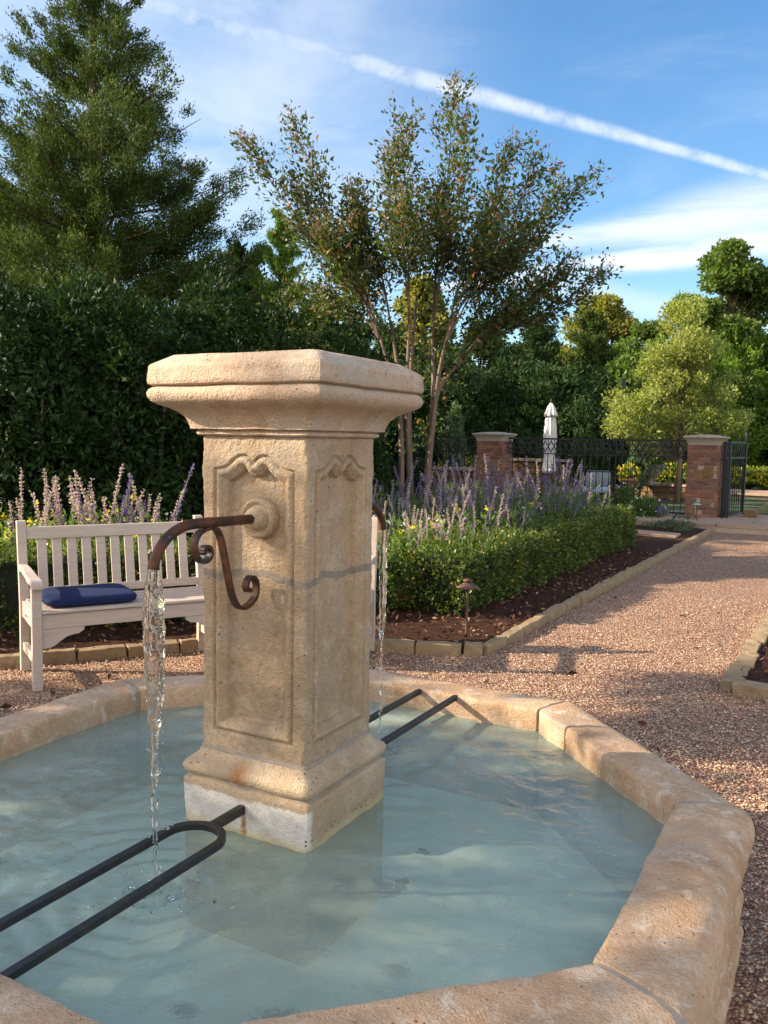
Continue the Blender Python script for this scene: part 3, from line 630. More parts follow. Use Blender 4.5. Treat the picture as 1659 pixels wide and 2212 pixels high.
def bubbles():
    m=MB(); r=random.Random(5)
    for (cy_,n,s) in ((-.553,90,.09),(.56,40,.07)):
        for i in range(n):
            a=r.uniform(0,6.28); d=abs(r.gauss(0,s)); x,y=d*math.cos(a),cy_+d*math.sin(a)
            if abs(x)<.22 and abs(y)<.22: continue
            q=r.uniform(.0015,.005); m.lathe([(q,0),(q*.92,q*.35),(q*.6,q*.75),(q*.02,q*.95)],(x,y,.413),10)
    o=m.build('water_bubbles',M_fall,None,True); o.location=FC; o.rotation_euler=(0,0,-TH); tag(o,'small clear bubbles floating on the water where the streams land','bubbles',kind='stuff')
bubbles()
M_wetleaf=mk_simple('wet_dead_leaf',(.018,.014,.010),.5)
# leaves lying under the water
for i,(px,py,sz,lb) in enumerate(((748,1905,.052,'dark curled leaf lying under the water below the pillar'),(852,1920,.075,'round brown clump of leaf litter under the water, right of the curled leaf'),(912,1838,.03,'small brown speck of leaf under the water above the leaf clump'))):
    p=gz(px,py,.40); d=ray(px,py); p2=p+Vector((d.x,d.y,0)).normalized()*0
    n=16; P=np.array([(RNG.normal(0,.4),RNG.normal(0,.4),0) for _ in range(n)])*sz*.5; D=sph(n); D[:,2]*=.05
    D[:,2]=0; D=unit(D); A=np.stack([-D[:,1],D[:,0],D[:,0]*0],1); zo=np.array([0,0,1.])*RNG.uniform(0,.006,(n,1)); V=np.stack([P,P+D*sz*.3+A*sz*.22+zo,P+D*sz*.62,P+D*sz*.3-A*sz*.22-zo],1)
    o=quads('sunken_leaf',V,M_wetleaf); o.location=(p.x,p.y,.399); tag(o,lb,'leaf')

# ============================================================ BENCHES, CUSHION, LIGHTS
def bench(loc,rz,label,W=1.2,nm='garden_bench',cat='bench'):
    e=empty(nm,loc,rz,label,cat); Dp=.50
    for x in (.0,W-.055):   # posts, legs
        m=MB(); cx_=x+.0275; zs=[0,.40,.93]; ys=[0,0,.075]
        V=[]; 
        for z,y in ((0,.012),(.42,0),(.925,.085),(.94,.092)):
            for dx,dy in ((-.0275,-.02),(.0275,-.02),(.0275,.03),(-.0275,.03)): V.append((cx_+dx,y+dy,z))
        m.add(V,[(3,2,1,0)]+[(i*4+k,i*4+(k+1)%4,i*4+4+(k+1)%4,i*4+4+k) for i in range(3) for k in range(4)]+[(12,13,14,15)]); m.build('back_post',M_wood,e,bevel=.004)
        m=MB(); m.box((cx_,-Dp+.0275,.31),(.055,.055,.62)); m.build('front_leg',M_wood,e,bevel=.004)
        m=MB(); V=[]; ys=[.03,-.10,-.22,-.36,-.46,-.52,-.545]; zt=[.675,.672,.662,.650,.652,.647,.632]; zb=[.63,.636,.63,.615,.618,.60,.60]; wd=[.024,.027,.030,.033,.034,.034,.030]
        for y,a,b,h in zip(ys,zt,zb,wd): V+=[(cx_-h,y,b),(cx_+h,y,b),(cx_+h,y,a),(cx_-h,y,a)]
        m.add(V,[(0,1,2,3)]+[(i*4+k,i*4+4+k,i*4+4+(k+1)%4,i*4+(k+1)%4) for i in range(6) for k in range(4)]+[(27,26,25,24)]); m.build('armrest',M_wood,e,bevel=.006)
        m=MB(); m.box((cx_,-Dp/2+.015,.40),(.03,Dp-.07,.10)); m.build('side_rail',M_wood,e,bevel=.003)
        m=MB(); m.box((cx_,-Dp/2+.015,.165),(.03,Dp-.07,.05)); m.build('stretcher',M_wood,e,bevel=.003)
    m=MB(); V=[(x,y,z) for y,z in ((.058,.825),(.090,.825),(.100,.900),(.068,.900)) for x in (.055,W-.055)]
    m.add(V,[(0,1,3,2),(2,3,5,4),(4,5,7,6),(6,7,1,0),(0,2,4,6),(1,7,5,3)]); m.build('top_rail',M_wood,e,bevel=.004)
    m=MB(); m.box((W/2,.01,.495),(W-.11,.03,.05)); m.build('lower_back_rail',M_wood,e,bevel=.003)
    n=11 if W>1 else 5
    for i in range(n):
        x=.055+(i+1)*(W-.11)/(n+1); m=MB(); V=[]
        for y,z in ((.012,.518),(.071,.828)): V+=[(x-.028,y,z),(x+.028,y,z),(x+.028,y+.014,z),(x-.028,y+.014,z)]
        m.add(V,[(0,1,5,4),(1,2,6,5),(2,3,7,6),(3,0,4,7)]); m.build('back_slat',M_wood,e)
    for i in range(7):
        y=-Dp+.012+i*.068; m=MB(); m.box((W/2,y+.01,.457-.006*math.sin(PI*i/6)),(W-(.0 if i==0 else .06)-.11*(i in(0,)),.052,.018)); m.build('seat_slat',M_wood,e,bevel=.004)
    m=MB(); m.box((W/2,-Dp+.03,.40),(W-.11,.03,.085)); m.build('front_rail',M_wood,e,bevel=.003)
    for s in (0,1):
        P=[(0,0),(.24,0),(.235,-.022),(.205,-.040),(.17,-.044),(.14,-.052),(.105,-.075),(.07,-.10),(.035,-.112),(0,-.115)]; V=[]
        for yy in (-Dp+.018,-Dp+.042): V+=[((.055+x) if s==0 else (W-.055-x),yy,.357+z) for x,z in P]
        k=len(P); f=[(i,(i+1)%k,k+(i+1)%k,k+i) for i in range(k)]+[tuple(range(k)),tuple(range(2*k-1,k-1,-1))]; mesh('corner_bracket',V,f,M_wood,e)
    m=MB(); m.box((-.0008,-.27,.405),(.003,.045,.008)); m.build('maker_plate',M_fence,e)
    return e
BA=R(30.5); BL=Vector((-2.262,5.275,0)); b1=bench(BL,BA,'pale teak slatted bench with a navy cushion, left of the pillar')
B2A=R(-9); BR2=Vector((-.052,5.93,0)); b2=bench(BR2-Vector((math.cos(B2A),math.sin(B2A),0))*.66,B2A,'teak armchair almost wholly hidden behind the pillar, only its right back post showing',.66,'garden_armchair','armchair')
def cushion():
    n=28; V=[];F=[]; e_=empty('seat_cushion',BL,BA,'flat navy blue canvas seat cushion lying on the left end of the bench','cushion')
    m=32; L,Wd,H=.27,.215,.032
    for i in range(n+1):
        ph=-PI/2+PI*i/n
        for k in range(m*2):
            th=PI*k/m
            def sp_(c,p): return math.copysign(abs(c)**p,c)
            x=L*sp_(math.cos(th),.28)*sp_(math.cos(ph),.22); y=Wd*sp_(math.sin(th),.28)*sp_(math.cos(ph),.22); z=H*sp_(math.sin(ph),.55)
            z*=1-.15*max(0,(abs(x)/L)**6) ; z+=.004*mnoise.noise(Vector((x*7,y*7,1))); V.append((x+.355,y-.245,z+.499))
    M2=m*2; F=[(i*M2+k,i*M2+(k+1)%M2,(i+1)*M2+(k+1)%M2,(i+1)*M2+k) for i in range(n) for k in range(M2)]
    mesh('cushion_body',V,F,M_navy,e_,True)
    P=[(.355+L*1.0*math.copysign(abs(math.cos(t))**.28,math.cos(t)),-.245+Wd*math.copysign(abs(math.sin(t))**.28,math.sin(t)),.502) for t in np.linspace(0,2*PI,90)]
    mm=MB(); mm.tube(P,.0035,6,cap=False); mm.build('piping',M_navy,e_,True)
cushion()
def pathlight(p,label,h=.36,capc=None):
    e=empty('path_light',p,0,label,'path light','mushroom path lights beside the gravel path')
    m=MB(); m.lathe([(.014,0),(.010,.02),(.0095,h-.03),(.010,h)],(0,0,0),14); m.build('stem',M_bronze,e,True)
    m=MB(); m.lathe([(.002,h-.012),(.03,h-.008),(.078,h-.004),(.084,h-.002),(.084,h+.001),(.055,h+.016),(.032,h+.032),(.030,h+.034),(.002,h+.036)],(0,0,0),32); m.build('shade',capc or M_bronze,e,True)
    m=MB(); m.lathe([(.012,h+.030),(.014,h+.046),(.036,h+.047),(.037,h+.052),(.014,h+.060),(.006,h+.066),(.001,h+.067)],(0,0,0),24); m.build('finial_cap',capc or M_bronze,e,True)
p=gz(1007,1381,.045); pathlight((p.x,p.y,.04),'bronze mushroom path light at the corner of the clipped hedge, nearest the fountain',.39)
p=gz(1503.6,1134,.06); pathlight((p.x,p.y,.05),'path light with a pale green cap in front of the right brick pillar',.37,mk_simple('verdigris_cap',(.22,.30,.27),.6,.15))
# ============================================================ PLANTING
def hedge(path,wd,ht,label,seed,dens=3600,taper=True):
    """clipped hedge: leaf shell over a solid dark core painted as inner shade"""
    e=empty('boxwood_hedge',path[0],0,label,'hedge','clipped boxwood hedges round the flower bed'); O=Vector(path[0])
    pts=[];nrm=[]
    core=MB()
    for i in range(len(path)-1):
        a,b=Vector(path[i]),Vector(path[i+1]); d=(b-a); L=d.length; d.normalize(); nn=Vector((-d.y,d.x,0))
        for face in ('f','b','t','s','e'):
            ar={'f':L*ht,'b':L*ht,'t':L*wd,'s':wd*ht,'e':wd*ht}[face]; k=int(ar*dens*(.6 if face=='b' else 1)); u=RNG.random(k)*L; v=RNG.random(k)
            if face in 'fb':
                sg=-1 if face=='f' else 1; P=np.outer(u,d)+np.outer(np.full(k,sg*wd/2),nn); P[:,2]=.06+v*(ht-.06); Nn=np.tile(np.array(nn)*sg,(k,1))
            elif face=='t':
                P=np.outer(u,d)+np.outer((v-.5)*wd,nn); P[:,2]=ht; Nn=np.tile([0,0,1.],(k,1))
            else:
                x=0 if face=='s' else L; P=np.outer(np.full(k,x),d)+np.outer((RNG.random(k)-.5)*wd,nn); P[:,2]=.06+v*(ht-.06); Nn=np.tile(np.array(d)*(-1 if face=='s' else 1),(k,1))
            P=P+np.array(a-O); pts.append(P); nrm.append(Nn)
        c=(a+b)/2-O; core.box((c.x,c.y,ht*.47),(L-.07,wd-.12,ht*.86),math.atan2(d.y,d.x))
    P=np.concatenate(pts); Nn=np.concatenate(nrm); W=P+np.array(O)
    bulge=vnoise(W,2.4,seed,2)*.075+vnoise(W,8,seed+1,2)*.055
    # rounded shoulders: pull the top edge in
    P=P+Nn*(bulge-.012+RNG.normal(0,.022,len(P)))[:,None]; top=np.clip((P[:,2]-ht*.82)/(ht*.2),0,1); P=P-np.where(Nn[:,2:3]<.5,Nn,0)*(.055*top**2)[:,None]; P[:,2]-=np.where(Nn[:,2]<.5,0,0)
    low=np.clip(1-P[:,2]/.16,0,1); keep=RNG.random(len(P))>low*.6; P=P[keep];Nn=Nn[keep]
    D=Nn+np.array([0,0,.5])
    quads('foliage',leafquads(P,D,.034,.019,.75,.15),M_box,e)
    # upright shoots
    tpm=Nn[:,2]>.5; Pt=P[tpm]; Pt=Pt[RNG.random(len(Pt))<.05]; rep=np.repeat(Pt,5,0)+RNG.normal(0,.006,(len(Pt)*5,3)); rep[:,2]+=np.tile(np.linspace(.01,.06,5),len(Pt)); 
    quads('young_shoots',leafquads(rep,np.tile([0,0,1.],(len(rep),1)),.028,.014,.6),M_border if False else M_box,e)
    core.build('shade_core',M_core,e)  # plain dark boxes filling in the hedge's inner shade
    return e
HD=LD
C0=Vector((.60,6.92,0)) ; HN=LN
front_d=(Vector((-.60,6.08,0))-K).normalized()
# long hedge beside the path; centreline offset into the bed
hs=C0+HN*.22; hedge([tuple(hs+HD*.02),tuple(hs+HD*5.9)],.52,.54,'long clipped boxwood hedge running away beside the gravel path',3)
hf0=C0+front_d*.50+Vector((0,.22,0)); hedge([tuple(hf0),tuple(hf0+front_d*.75)],.5,.53,'short clipped boxwood hedge just right of the pillar behind the far water stream',5)
hl=[Vector((-.72,7.02,0)),Vector((-4.3,5.72,0))]; hedge([tuple(hl[1]),tuple(hl[0])],.45,.60,'clipped boxwood hedge seen through the slats of the bench',7,3000)
# border planting (ground cover of low leaves with white and yellow flowers)
def border():
    n=30000; P=[];
    x=RNG.uniform(-5,3.4,n);y=RNG.uniform(6.0,12.5,n); d=(x-C0.x)*HN.x+(y-C0.y)*HN.y; e2=(hl[0]-hl[1]).normalized(); n2=Vector((-e2.y,e2.x,0)); dl=(x-hl[1].x)*n2.x+(y-hl[1].y)*n2.y
    k=(d>.52)&(dl>.24)&(y>7.15-.0*x)&(y<9.4+.7*np.clip(x,0,9)) | ((dl>.24)&(dl<1.3)&(x<-1)); 
    x=x[k];y=y[k]; n=len(x); P=np.stack([x,y,x*0],1); h=.52+vnoise(P,1.6,4,2)*.35; P[:,2]=np.clip(h,.3,.8)*RNG.uniform(.45,1.08,n); D=sph(n); D[:,2]=abs(D[:,2])+.5
    tag(quads('border_plants',leafquads(P,D,.075,.028,.6,.2),M_border),'low leafy lime green border plants filling the bed behind the hedge','plants',kind='stuff')
    for mt,nm,lb,m_,sz in ((M_wfl,'white_blossoms','small white blossoms dotted through the border plants',1500,.02),(M_yfl,'yellow_blossoms','flat yellow blossom heads dotted through the border plants',1500,.028)):
        i=RNG.integers(0,n,m_//8); C=P[i]+np.array([0,0,.06]); C[:,2]=np.maximum(C[:,2],.55)+RNG.uniform(.02,.14,len(C)); Q=np.repeat(C,8,0)+RNG.normal(0,.016,(len(C)*8,3)); 
        tag(quads(nm,leafquads(Q,sph(len(Q))+[0,0,.6],sz,sz*.8,.5,.1),mt),lb,'blossoms',kind='stuff')
border()
# salvia
def spike_mesh(kind,H,seed):
    rr=random.Random(seed); m=MB(); lean=(rr.uniform(-.06,.06),rr.uniform(-.06,.06)); path=[(lean[0]*t*t*3+.01*math.sin(t*5+seed),lean[1]*t*t*3,H*t) for t in np.linspace(0,1,9)]
    n0=int(150*H); t0=.42; T=np.sort(RNG.uniform(t0,1.,n0))
    T=np.round(T*H/.026)*.026/H+RNG.normal(0,.003,n0); T=np.clip(T,t0,1)
    X=np.interp(T,np.linspace(0,1,9),[p[0] for p in path]); Y=np.interp(T,np.linspace(0,1,9),[p[1] for p in path]); P=np.stack([X,Y,T*H],1); r=.017*(1-.55*(T-t0)/(1-t0))
    A=RNG.uniform(0,6.28,n0); D=np.stack([np.cos(A),np.sin(A),np.full(n0,.45)],1); P=P+D*(r*.25)[:,None]; V=leafquads(P,D,.019,.012,.35,.3)
    return path,V
SPV=[spike_mesh('v',random.uniform(.72,1.1),i) for i in range(8)]
SPM=[]
for i,(path,V) in enumerate(SPV):
    for mt,nm in ((M_salvf,'v'),(M_salvd,'d')):
        o=quads('flower_spike',V,mt); me=o.data; bpy.data.objects.remove(o); 
        m=MB(); m.tube(path,[.0035]*8+[.0015],5); ob=m.build('stem',M_stem if nm=='v' else M_salvd); me2=ob.data; bpy.data.objects.remove(ob); SPM.append((nm,me,me2))
def salvia(x,y,label,n,faded,sc=1.,seed=0,rad=.26,fol=560,fh=.68):
    e=empty('salvia_plant',(x,y,.04),0,label,'salvia','tall salvia plants in the flower bed'); r=random.Random(seed)
    P=sph(fol)*RNG.uniform(.5,1.05,(fol,1)); P[:,2]=abs(P[:,2]); P=P*np.array([rad*1.35,rad*1.35,fh*sc]); D=P+np.array([0,0,.25]); 
    quads('foliage',leafquads(P+[0,0,.05],D,.085,.032,.6,.2),M_salvl,e)
    for i in range(n):
        c=[q for q in SPM if q[0]==('d' if r.random()<faded else 'v')]; _,me,me2=r.choice(c)
        a=r.uniform(0,6.28); d=rad*math.sqrt(r.random())*1.15; o=bpy.data.objects.new('flower_spike',me); COL.objects.link(o); o.parent=e; s_=r.uniform(.75,1.08)*sc
        o.location=(d*math.cos(a),d*math.sin(a),.03); o.rotation_euler=(r.gauss(0,.06)+.10*math.sin(a)*-d/rad,r.gauss(0,.06)+.12*math.cos(a)*d/rad,r.uniform(0,6.28)); o.scale=(s_,s_,s_)
        st=bpy.data.objects.new('stem',me2); COL.objects.link(st); st.parent=o
# left group, seen over the bench back
left=[(100,1),(165,1.08),(235,.98),(300,1.02)]
for i,(px,s) in enumerate(left):
    p=gy(px,1100,7.35+.15*(i%2)); salvia(p.x,p.y,['salvia with faded spikes above the left post of the bench','tallest faded salvia above the middle of the bench back','salvia with mauve spikes above the bench back, third from the left','salvia with violet spikes above the bench back, nearest the pillar'][i],17,[.9,.85,.7,.6][i],s*1.1,i,fh=.6)
k=0
rows=[(8.0,[850,905,965],.9,.72),(8.9,[860,925,990,1050],.55,.82),(9.9,[835,900,965,1035,1105],.35,.93),(11.0,[850,930,1010,1090,1165,1225],.2,1.0),(12.2,[960,1040,1120,1200,1275],.15,1.)]
for ri,(Y,xs,fd,s) in enumerate(rows):
    for j,px in enumerate(xs):
        p=gy(px+random.uniform(-12,12),1100,Y+random.uniform(-.2,.2))
        where=['front row of the right bed','second row of the right bed','third row of the right bed','fourth row, before the fence','back row, against the fence'][ri]
        order=['first','second','third','fourth','fifth','sixth'][j]; col=['faded pinkish','mixed faded and violet','mostly violet','dark violet','dark violet'][ri]
        salvia(p.x,p.y,f'{col} salvia, {order} from left in the {where}',17,fd,s*1.16,40+k,.32); k+=1
# ------------------------------------------------------------ crowns
def blobs_leaves(blobs,n,ln,wd,spread=.7,outw=1.,upw=.3,depth=.35,fold=.2,inner=.8):
    B=np.array([b[0] for b in blobs],float); Rr=np.array([b[1] if hasattr(b[1],'__len__') else (b[1],)*3 for b in blobs],float)
    w_=(Rr[:,0]*Rr[:,2]); w_/=w_.sum(); i=RNG.choice(len(blobs),n,p=w_); d=sph(n); rad=1.05-depth*RNG.random(n)**1.6; ph=i*1.7; rad=rad*(1+.16*np.sin(d[:,0]*5+ph)*np.cos(d[:,1]*6-ph)+.13*np.sin(d[:,2]*9+ph*2+d[:,0]*4)+.07*np.sin(d[:,1]*15+ph)); P=B[i]+d*Rr[i]*rad[:,None]
    keep=np.ones(n,bool)
    for k in range(len(blobs)):
        q=(np.linalg.norm((P-B[k])/Rr[k],axis=1)<inner)&(i!=k); keep&=~q
    P=P[keep]; d=d[keep]; return leafquads(P,d*outw+np.array([0,0,upw]),ln,wd,spread,fold)
def tree_root(name,p,label,cat,group=None): return empty(name,p,0,label,cat,group)
def shrub(name,x,Y,px_y,half,label,cat,mat,n,ln,wd,group=None,seed=0,z0=.05,stem=M_bark,nb=16,core=True,depth_y=None,spread=.7,zlow=.12):
    p=gy(x,px_y,Y); H=p.z; r=random.Random(seed); e=tree_root(name,(p.x,p.y,0),label,cat,group); bl=[]; dy=depth_y or half
    for i in range(nb):
        t=r.uniform(zlow,.86); wmax=half*(1-max(0,t-.55)*.9); a=r.uniform(0,6.28); rr=r.uniform(.3,.48)*half*(1.15-.4*t); q=(wmax-rr*.8)*math.sqrt(r.random())
        bl.append(((q*math.cos(a),q*math.sin(a)*dy/half,H*t),(rr,rr,rr*r.uniform(.9,1.5))))
    bl.append(((0,0,H*.88),(half*.4,half*.4,H*.12)))
    quads('foliage',blobs_leaves(bl,n,ln,wd,spread),mat,e)
    m=MB(); m.tube([(0,0,-.05),(.03,.02,H*.35),(0,.05,H*.8)],[.07,.05,.015],8)
    for k in range(5):
        a=k*1.3; m.tube([(0,0,H*.15),(half*.3*math.cos(a),half*.3*math.sin(a),H*.4),(half*.6*math.cos(a),half*.6*math.sin(a),H*.66)],[.04,.025,.008],6)
    m.build('stems',stem,e,True)
    if core:
        c=MB()
        for (b,rr) in bl:
            s=.42
            c.lathe([(max(.01,rr[0]*s*math.cos(t)),rr[2]*s*math.sin(t)) for t in np.linspace(-1.5,1.5,6)],b,8)
        c.build('shade_core',M_core,e,True)
    return e
LR='laurel shrubs screening the back of the garden'
lab=['tall dark laurel at the far left edge behind the bench','dark laurel behind the left post of the bench','dark laurel behind the middle of the bench','dark laurel with pale new shoots behind the bench, above the spout','dark laurel directly behind the capital left side','lower laurel behind the top of the capital','low laurel to the left of the crape myrtle trunks']
for i,(x,Yd,ty,hf) in enumerate(((-70,9.6,560,1.1),(75,9.4,665,1.0),(205,9.7,600,.9),(330,9.5,655,.95),(462,9.9,600,.85),(590,10.3,665,.9),(715,10.8,715,.85))):
    shrub('laurel_shrub',x,Yd,ty,hf,lab[i],'laurel',M_laurel,26000,.088,.035,LR,100+i,nb=26,core=False)
for i,(x,Yd,ty,hf,lb) in enumerate(((810,13.5,760,.9,'dark broadleaf shrub behind the left crape myrtle trunk'),(872,14.2,800,.55,'dark broadleaf shrub between the crape myrtle trunks and the fence'))):
    shrub('laurel_shrub',x,Yd,ty,hf,lb,'laurel',M_laurel,10000,.10,.042,'dark shrubs beyond the crape myrtle',130+i,core=False)
shrub('bronze_shrub',655,10.6,590,.72,'bronze green twiggy shrub rising above the laurels, left of the crape myrtle','shrub',M_myrtle,9000,.06,.026,None,140,nb=18,core=False)
def conifer(name,x,Y,topy,prof,label,cat,mat,n,ln,wd,group=None,seed=0,rise=.35,z0=.0,limbs=70,tr=.16,flat=.55,spread=.55,bark=None,clump=.2,core=False):
    p=gy(x,topy,Y); H=p.z; r=random.Random(seed); e=tree_root(name,(p.x,p.y,0),label,cat,group); C=[];Rr=[];Dr=[]; m=MB(); core_=MB()
    m.tube([(0,0,-.1),(.05,0,H*.3),(-.04,.05,H*.6),(0,0,H*.97)],[tr,tr*.8,tr*.45,.02],10)
    for k in range(limbs):
        t=.06+.92*(k+.5)/limbs; t=min(.985,t+r.uniform(-.02,.02)); az=k*2.399+r.uniform(-.5,.5); Rm=np.interp(t,[q[0] for q in prof],[q[1] for q in prof])*r.uniform(.62,1.07)
        z=H*t; rs=rise*r.uniform(.5,1.5); d=np.array([math.cos(az),math.sin(az),0]); 
        tip=d*Rm+np.array([0,0,z+Rm*rs-.05*Rm]); base=np.array([0,0,max(.1,z-Rm*.15)]); mid=(base+tip)/2+np.array([0,0,-.06*Rm])
        if Rm>.3: m.tube([base,mid,tip],[max(.012,tr*.28*(1-t)),max(.008,tr*.16*(1-t)),.004],5)
        nc=max(2,int(3+Rm*2.2))
        for j in range(nc):
            s=.30+.72*(j+r.random()*.8)/nc; c=base*(1-s)**2+2*s*(1-s)*mid+s*s*tip; cr=clump*(1+.5*Rm)*(1.15-.65*s)*r.uniform(.7,1.3); off=np.array([r.gauss(0,.10*Rm),r.gauss(0,.10*Rm),r.gauss(0,.05*Rm)])
            C.append(c+off); Rr.append((cr,cr,cr*flat*1.3)); Dr.append(d*.8+np.array([0,0,.55+rise]))
    C=np.array(C);Rr=np.array(Rr);Dr=np.array(Dr); w_=Rr[:,0]**2; w_/=w_.sum(); i=RNG.choice(len(C),n,p=w_); P=C[i]+sph(n)*Rr[i]*(RNG.random((n,1))**.55)*.95+unit(Dr[i])*Rr[i][:,:1]*RNG.normal(0,.48,(n,1))
    # spiky sprays at the tips
    V=leafquads(P,Dr[i]+sph(n)*.5,ln,wd,spread,.15); quads('crown',V,mat,e); m.build('trunk',bark or M_bark,e,True)
    if core:
        for c_,q in zip(C[::2],Rr[::2]): core_.lathe([(max(.01,q[0]*.5*math.cos(t)),q[2]*.5*math.sin(t)) for t in (-1.4,-.6,.2,.9,1.5)],c_,6)
        core_.build('shade_lumps',M_core,e,True)
    return e
conifer('cedar_tree',200,15.,-205,[(0,2.0),(.1,2.7),(.3,2.95),(.5,2.75),(.60,2.35),(.68,1.75),(.76,1.2),(.84,.85),(1,.08)],'huge shaggy eastern red cedar towering over the bench at the left','cedar',M_cedar,520000,.056,.019,None,5,.30,limbs=165,tr=.24,clump=.15,spread=.42)
conifer('cedar_tree',608,17.,462,[(0,1.3),(.3,1.25),(.6,.85),(.8,.55),(1,.08)],'small pointed bright green cedar between the huge cedar and the crape myrtle','cedar',M_bright,70000,.07,.024,None,9,.6,limbs=60,tr=.1,clump=.12)
conifer('cedar_tree',520,18.,525,[(0,1.5),(.4,1.4),(.7,.9),(1,.15)],'dark cedar half hidden at the right flank of the huge cedar','cedar',M_dark,36000,.11,.042,None,12,.5,limbs=50,tr=.12,clump=.2)
# crape myrtle
def myrtle():
    Y0=11.2; b=gy(905,1040,Y0); e=tree_root('crape_myrtle',(b.x,b.y,0),'vase shaped crape myrtle with bare pinkish trunks and bronze tipped leaves','crape myrtle'); r=random.Random(21); O=np.array([b.x,b.y,0])
    def W(x,y,Y=Y0): q=gy(x,y,Y); return np.array([q.x,q.y,q.z])-O
    bases=[W(868,1060)*[1,1,0]+[0,0,-.05],W(912,1060)*[1,1,0]+[0,.1,-.05],W(895,1060,11.5)*[1,1,0]+[0,0,-.05]]
    tips=[(530,290,0,830,700,.0),(622,228,0,800,660,.5),(760,400,0,850,680,.4),(700,500,0,810,720,-.5),(870,250,2,880,650,.0),(835,330,2,880,640,-.7),(985,160,1,935,740,.0),(1010,250,1,940,720,-.6),(1105,300,1,960,720,.0),(1165,335,1,965,740,-.5),(1262,375,1,980,720,.0),(1210,400,1,985,700,.6),(1298,598,1,985,790,.0),(1225,585,1,985,800,-.4),(705,640,0,800,740,.3),(760,440,2,850,650,.0),(950,420,1,930,680,.0),(1120,500,1,980,720,.3),(870,430,2,870,640,-.9),(640,400,0,790,690,.2),(745,560,0,810,700,.7),(1080,420,1,960,690,.9),(1180,640,1,975,800,.3)]
    tm=MB(); P=[];D=[];SP=[];SD=[]
    sc_=[(0,820,725,.0,(864,900)),(0,846,705,.35,(866,880)),(2,884,690,-.2,(880,890)),(2,900,640,.5,(884,880)),(1,934,725,.2,(934,890)),(1,962,735,-.35,(940,870)),(1,985,790,.3,(938,880))]
    SF=[]
    for bi,fx,fy,dz,mid in sc_:
        f_=W(fx,fy,Y0+dz*.6); SF.append((fx,fy,f_,bi)); pp=spline([bases[bi],W(mid[0],mid[1],Y0+dz*.2),f_],8); tm.tube(pp,[.032*(1-i/len(pp))+.014 for i in range(len(pp))],8)
    for (x,y,bi,fx,fy,dz) in tips:
        x=905+(x-905)*.96; y=620+(y-620)*.90 if y<620 else y
        _,_,fork,_=min(SF,key=lambda q:abs(q[0]-fx)+.3*abs(q[1]-fy)+(0 if q[3]==bi else 15)); tip=W(x,y,Y0+dz*1.1); base=fork+np.array([0,0,-.05])
        pts=spline([base,fork*.72+tip*.28+(tip-fork)*np.array([-.04,0,.06])+np.array([0,r.uniform(-.06,.06),0]),fork*.4+tip*.6+np.array([(fork-tip)[0]*-.02,r.uniform(-.1,.1),r.uniform(-.08,.02)]),tip],8)
        n=len(pts); rad=[.0125*(1-i/n)+.0022 for i in range(n)]; tm.tube(pts,rad,6)
        top=pts[int(n*.30):]; dirn=unit((tip-fork)[None])[0]
        for i,c in enumerate(top):
            t=i/len(top)
            for q in range(3 if t>.15 else 1):
                if r.random()<.22: continue
                a=r.uniform(0,6.28); dv=dirn*r.uniform(.5,1.1)+np.array([math.cos(a),math.sin(a),r.uniform(-.15,.5)])*r.uniform(.4,.95); dv=unit(dv[None])[0]; L=r.uniform(.2,.66)*(1.15-.6*t); en=c+dv*L; tm.tube([c,(c+en)/2,en],[.006,.004,.002],4)
                m_=int(23*L/.3); s=RNG.uniform(.15,1.08,m_)[:,None]; P.append(c+dv*L*s+RNG.normal(0,.075,(m_,3))); D.append(np.tile(dv,(m_,1)))
                if t>.62 and r.random()<.4: s=RNG.uniform(.9,1.35,12)[:,None]; SP.append(c+dv*L*s+RNG.normal(0,.03,(12,3))); SD.append(np.tile(dv+[0,0,.5],(12,1)))
        s=RNG.uniform(0,.3,30)[:,None]; SP.append(tip+dirn*s+RNG.normal(0,.035,(30,3))*(1-s*2.2)); SD.append(np.tile(dirn,(30,1)))
        s=RNG.uniform(-.35,.1,60)[:,None]; P.append(tip+dirn*s+RNG.normal(0,.06,(60,3))); D.append(np.tile(dirn,(60,1)))
    # low leafy side shoots round the trunks
    for (x,y,s,k) in ((900,790,.32,170),(860,820,.25,200),(985,760,.35,240),(930,930,.2,110),(880,960,.15,80),(1010,690,.3,200),(820,560,.35,130),(930,560,.35,90),(1040,560,.35,60),(890,480,.35,110),(760,620,.35,110),(1000,640,.3,250),(1120,620,.3,220),(690,540,.25,150),(850,690,.3,160),(960,830,.3,190),(920,720,.3,160)):
        c=W(x,y,Y0+r.uniform(-.6,.6)); P.append(c+RNG.normal(0,s*.6,(k,3))); D.append(sph(k)+[0,0,.2])
    P=np.concatenate(P);D=np.concatenate(D); quads('crown',leafquads(P,D+[0,0,-.12],.072,.032,.75,.2),M_myrtle,e)
    quads('seed_heads',leafquads(np.repeat(np.concatenate(SP),2,0)+RNG.normal(0,.02,(2*len(np.concatenate(SP)),3)),np.repeat(np.concatenate(SD),2,0),.034,.015,.5,.2),M_seed,e); tm.build('trunk',M_mybark,e,True)
myrtle()
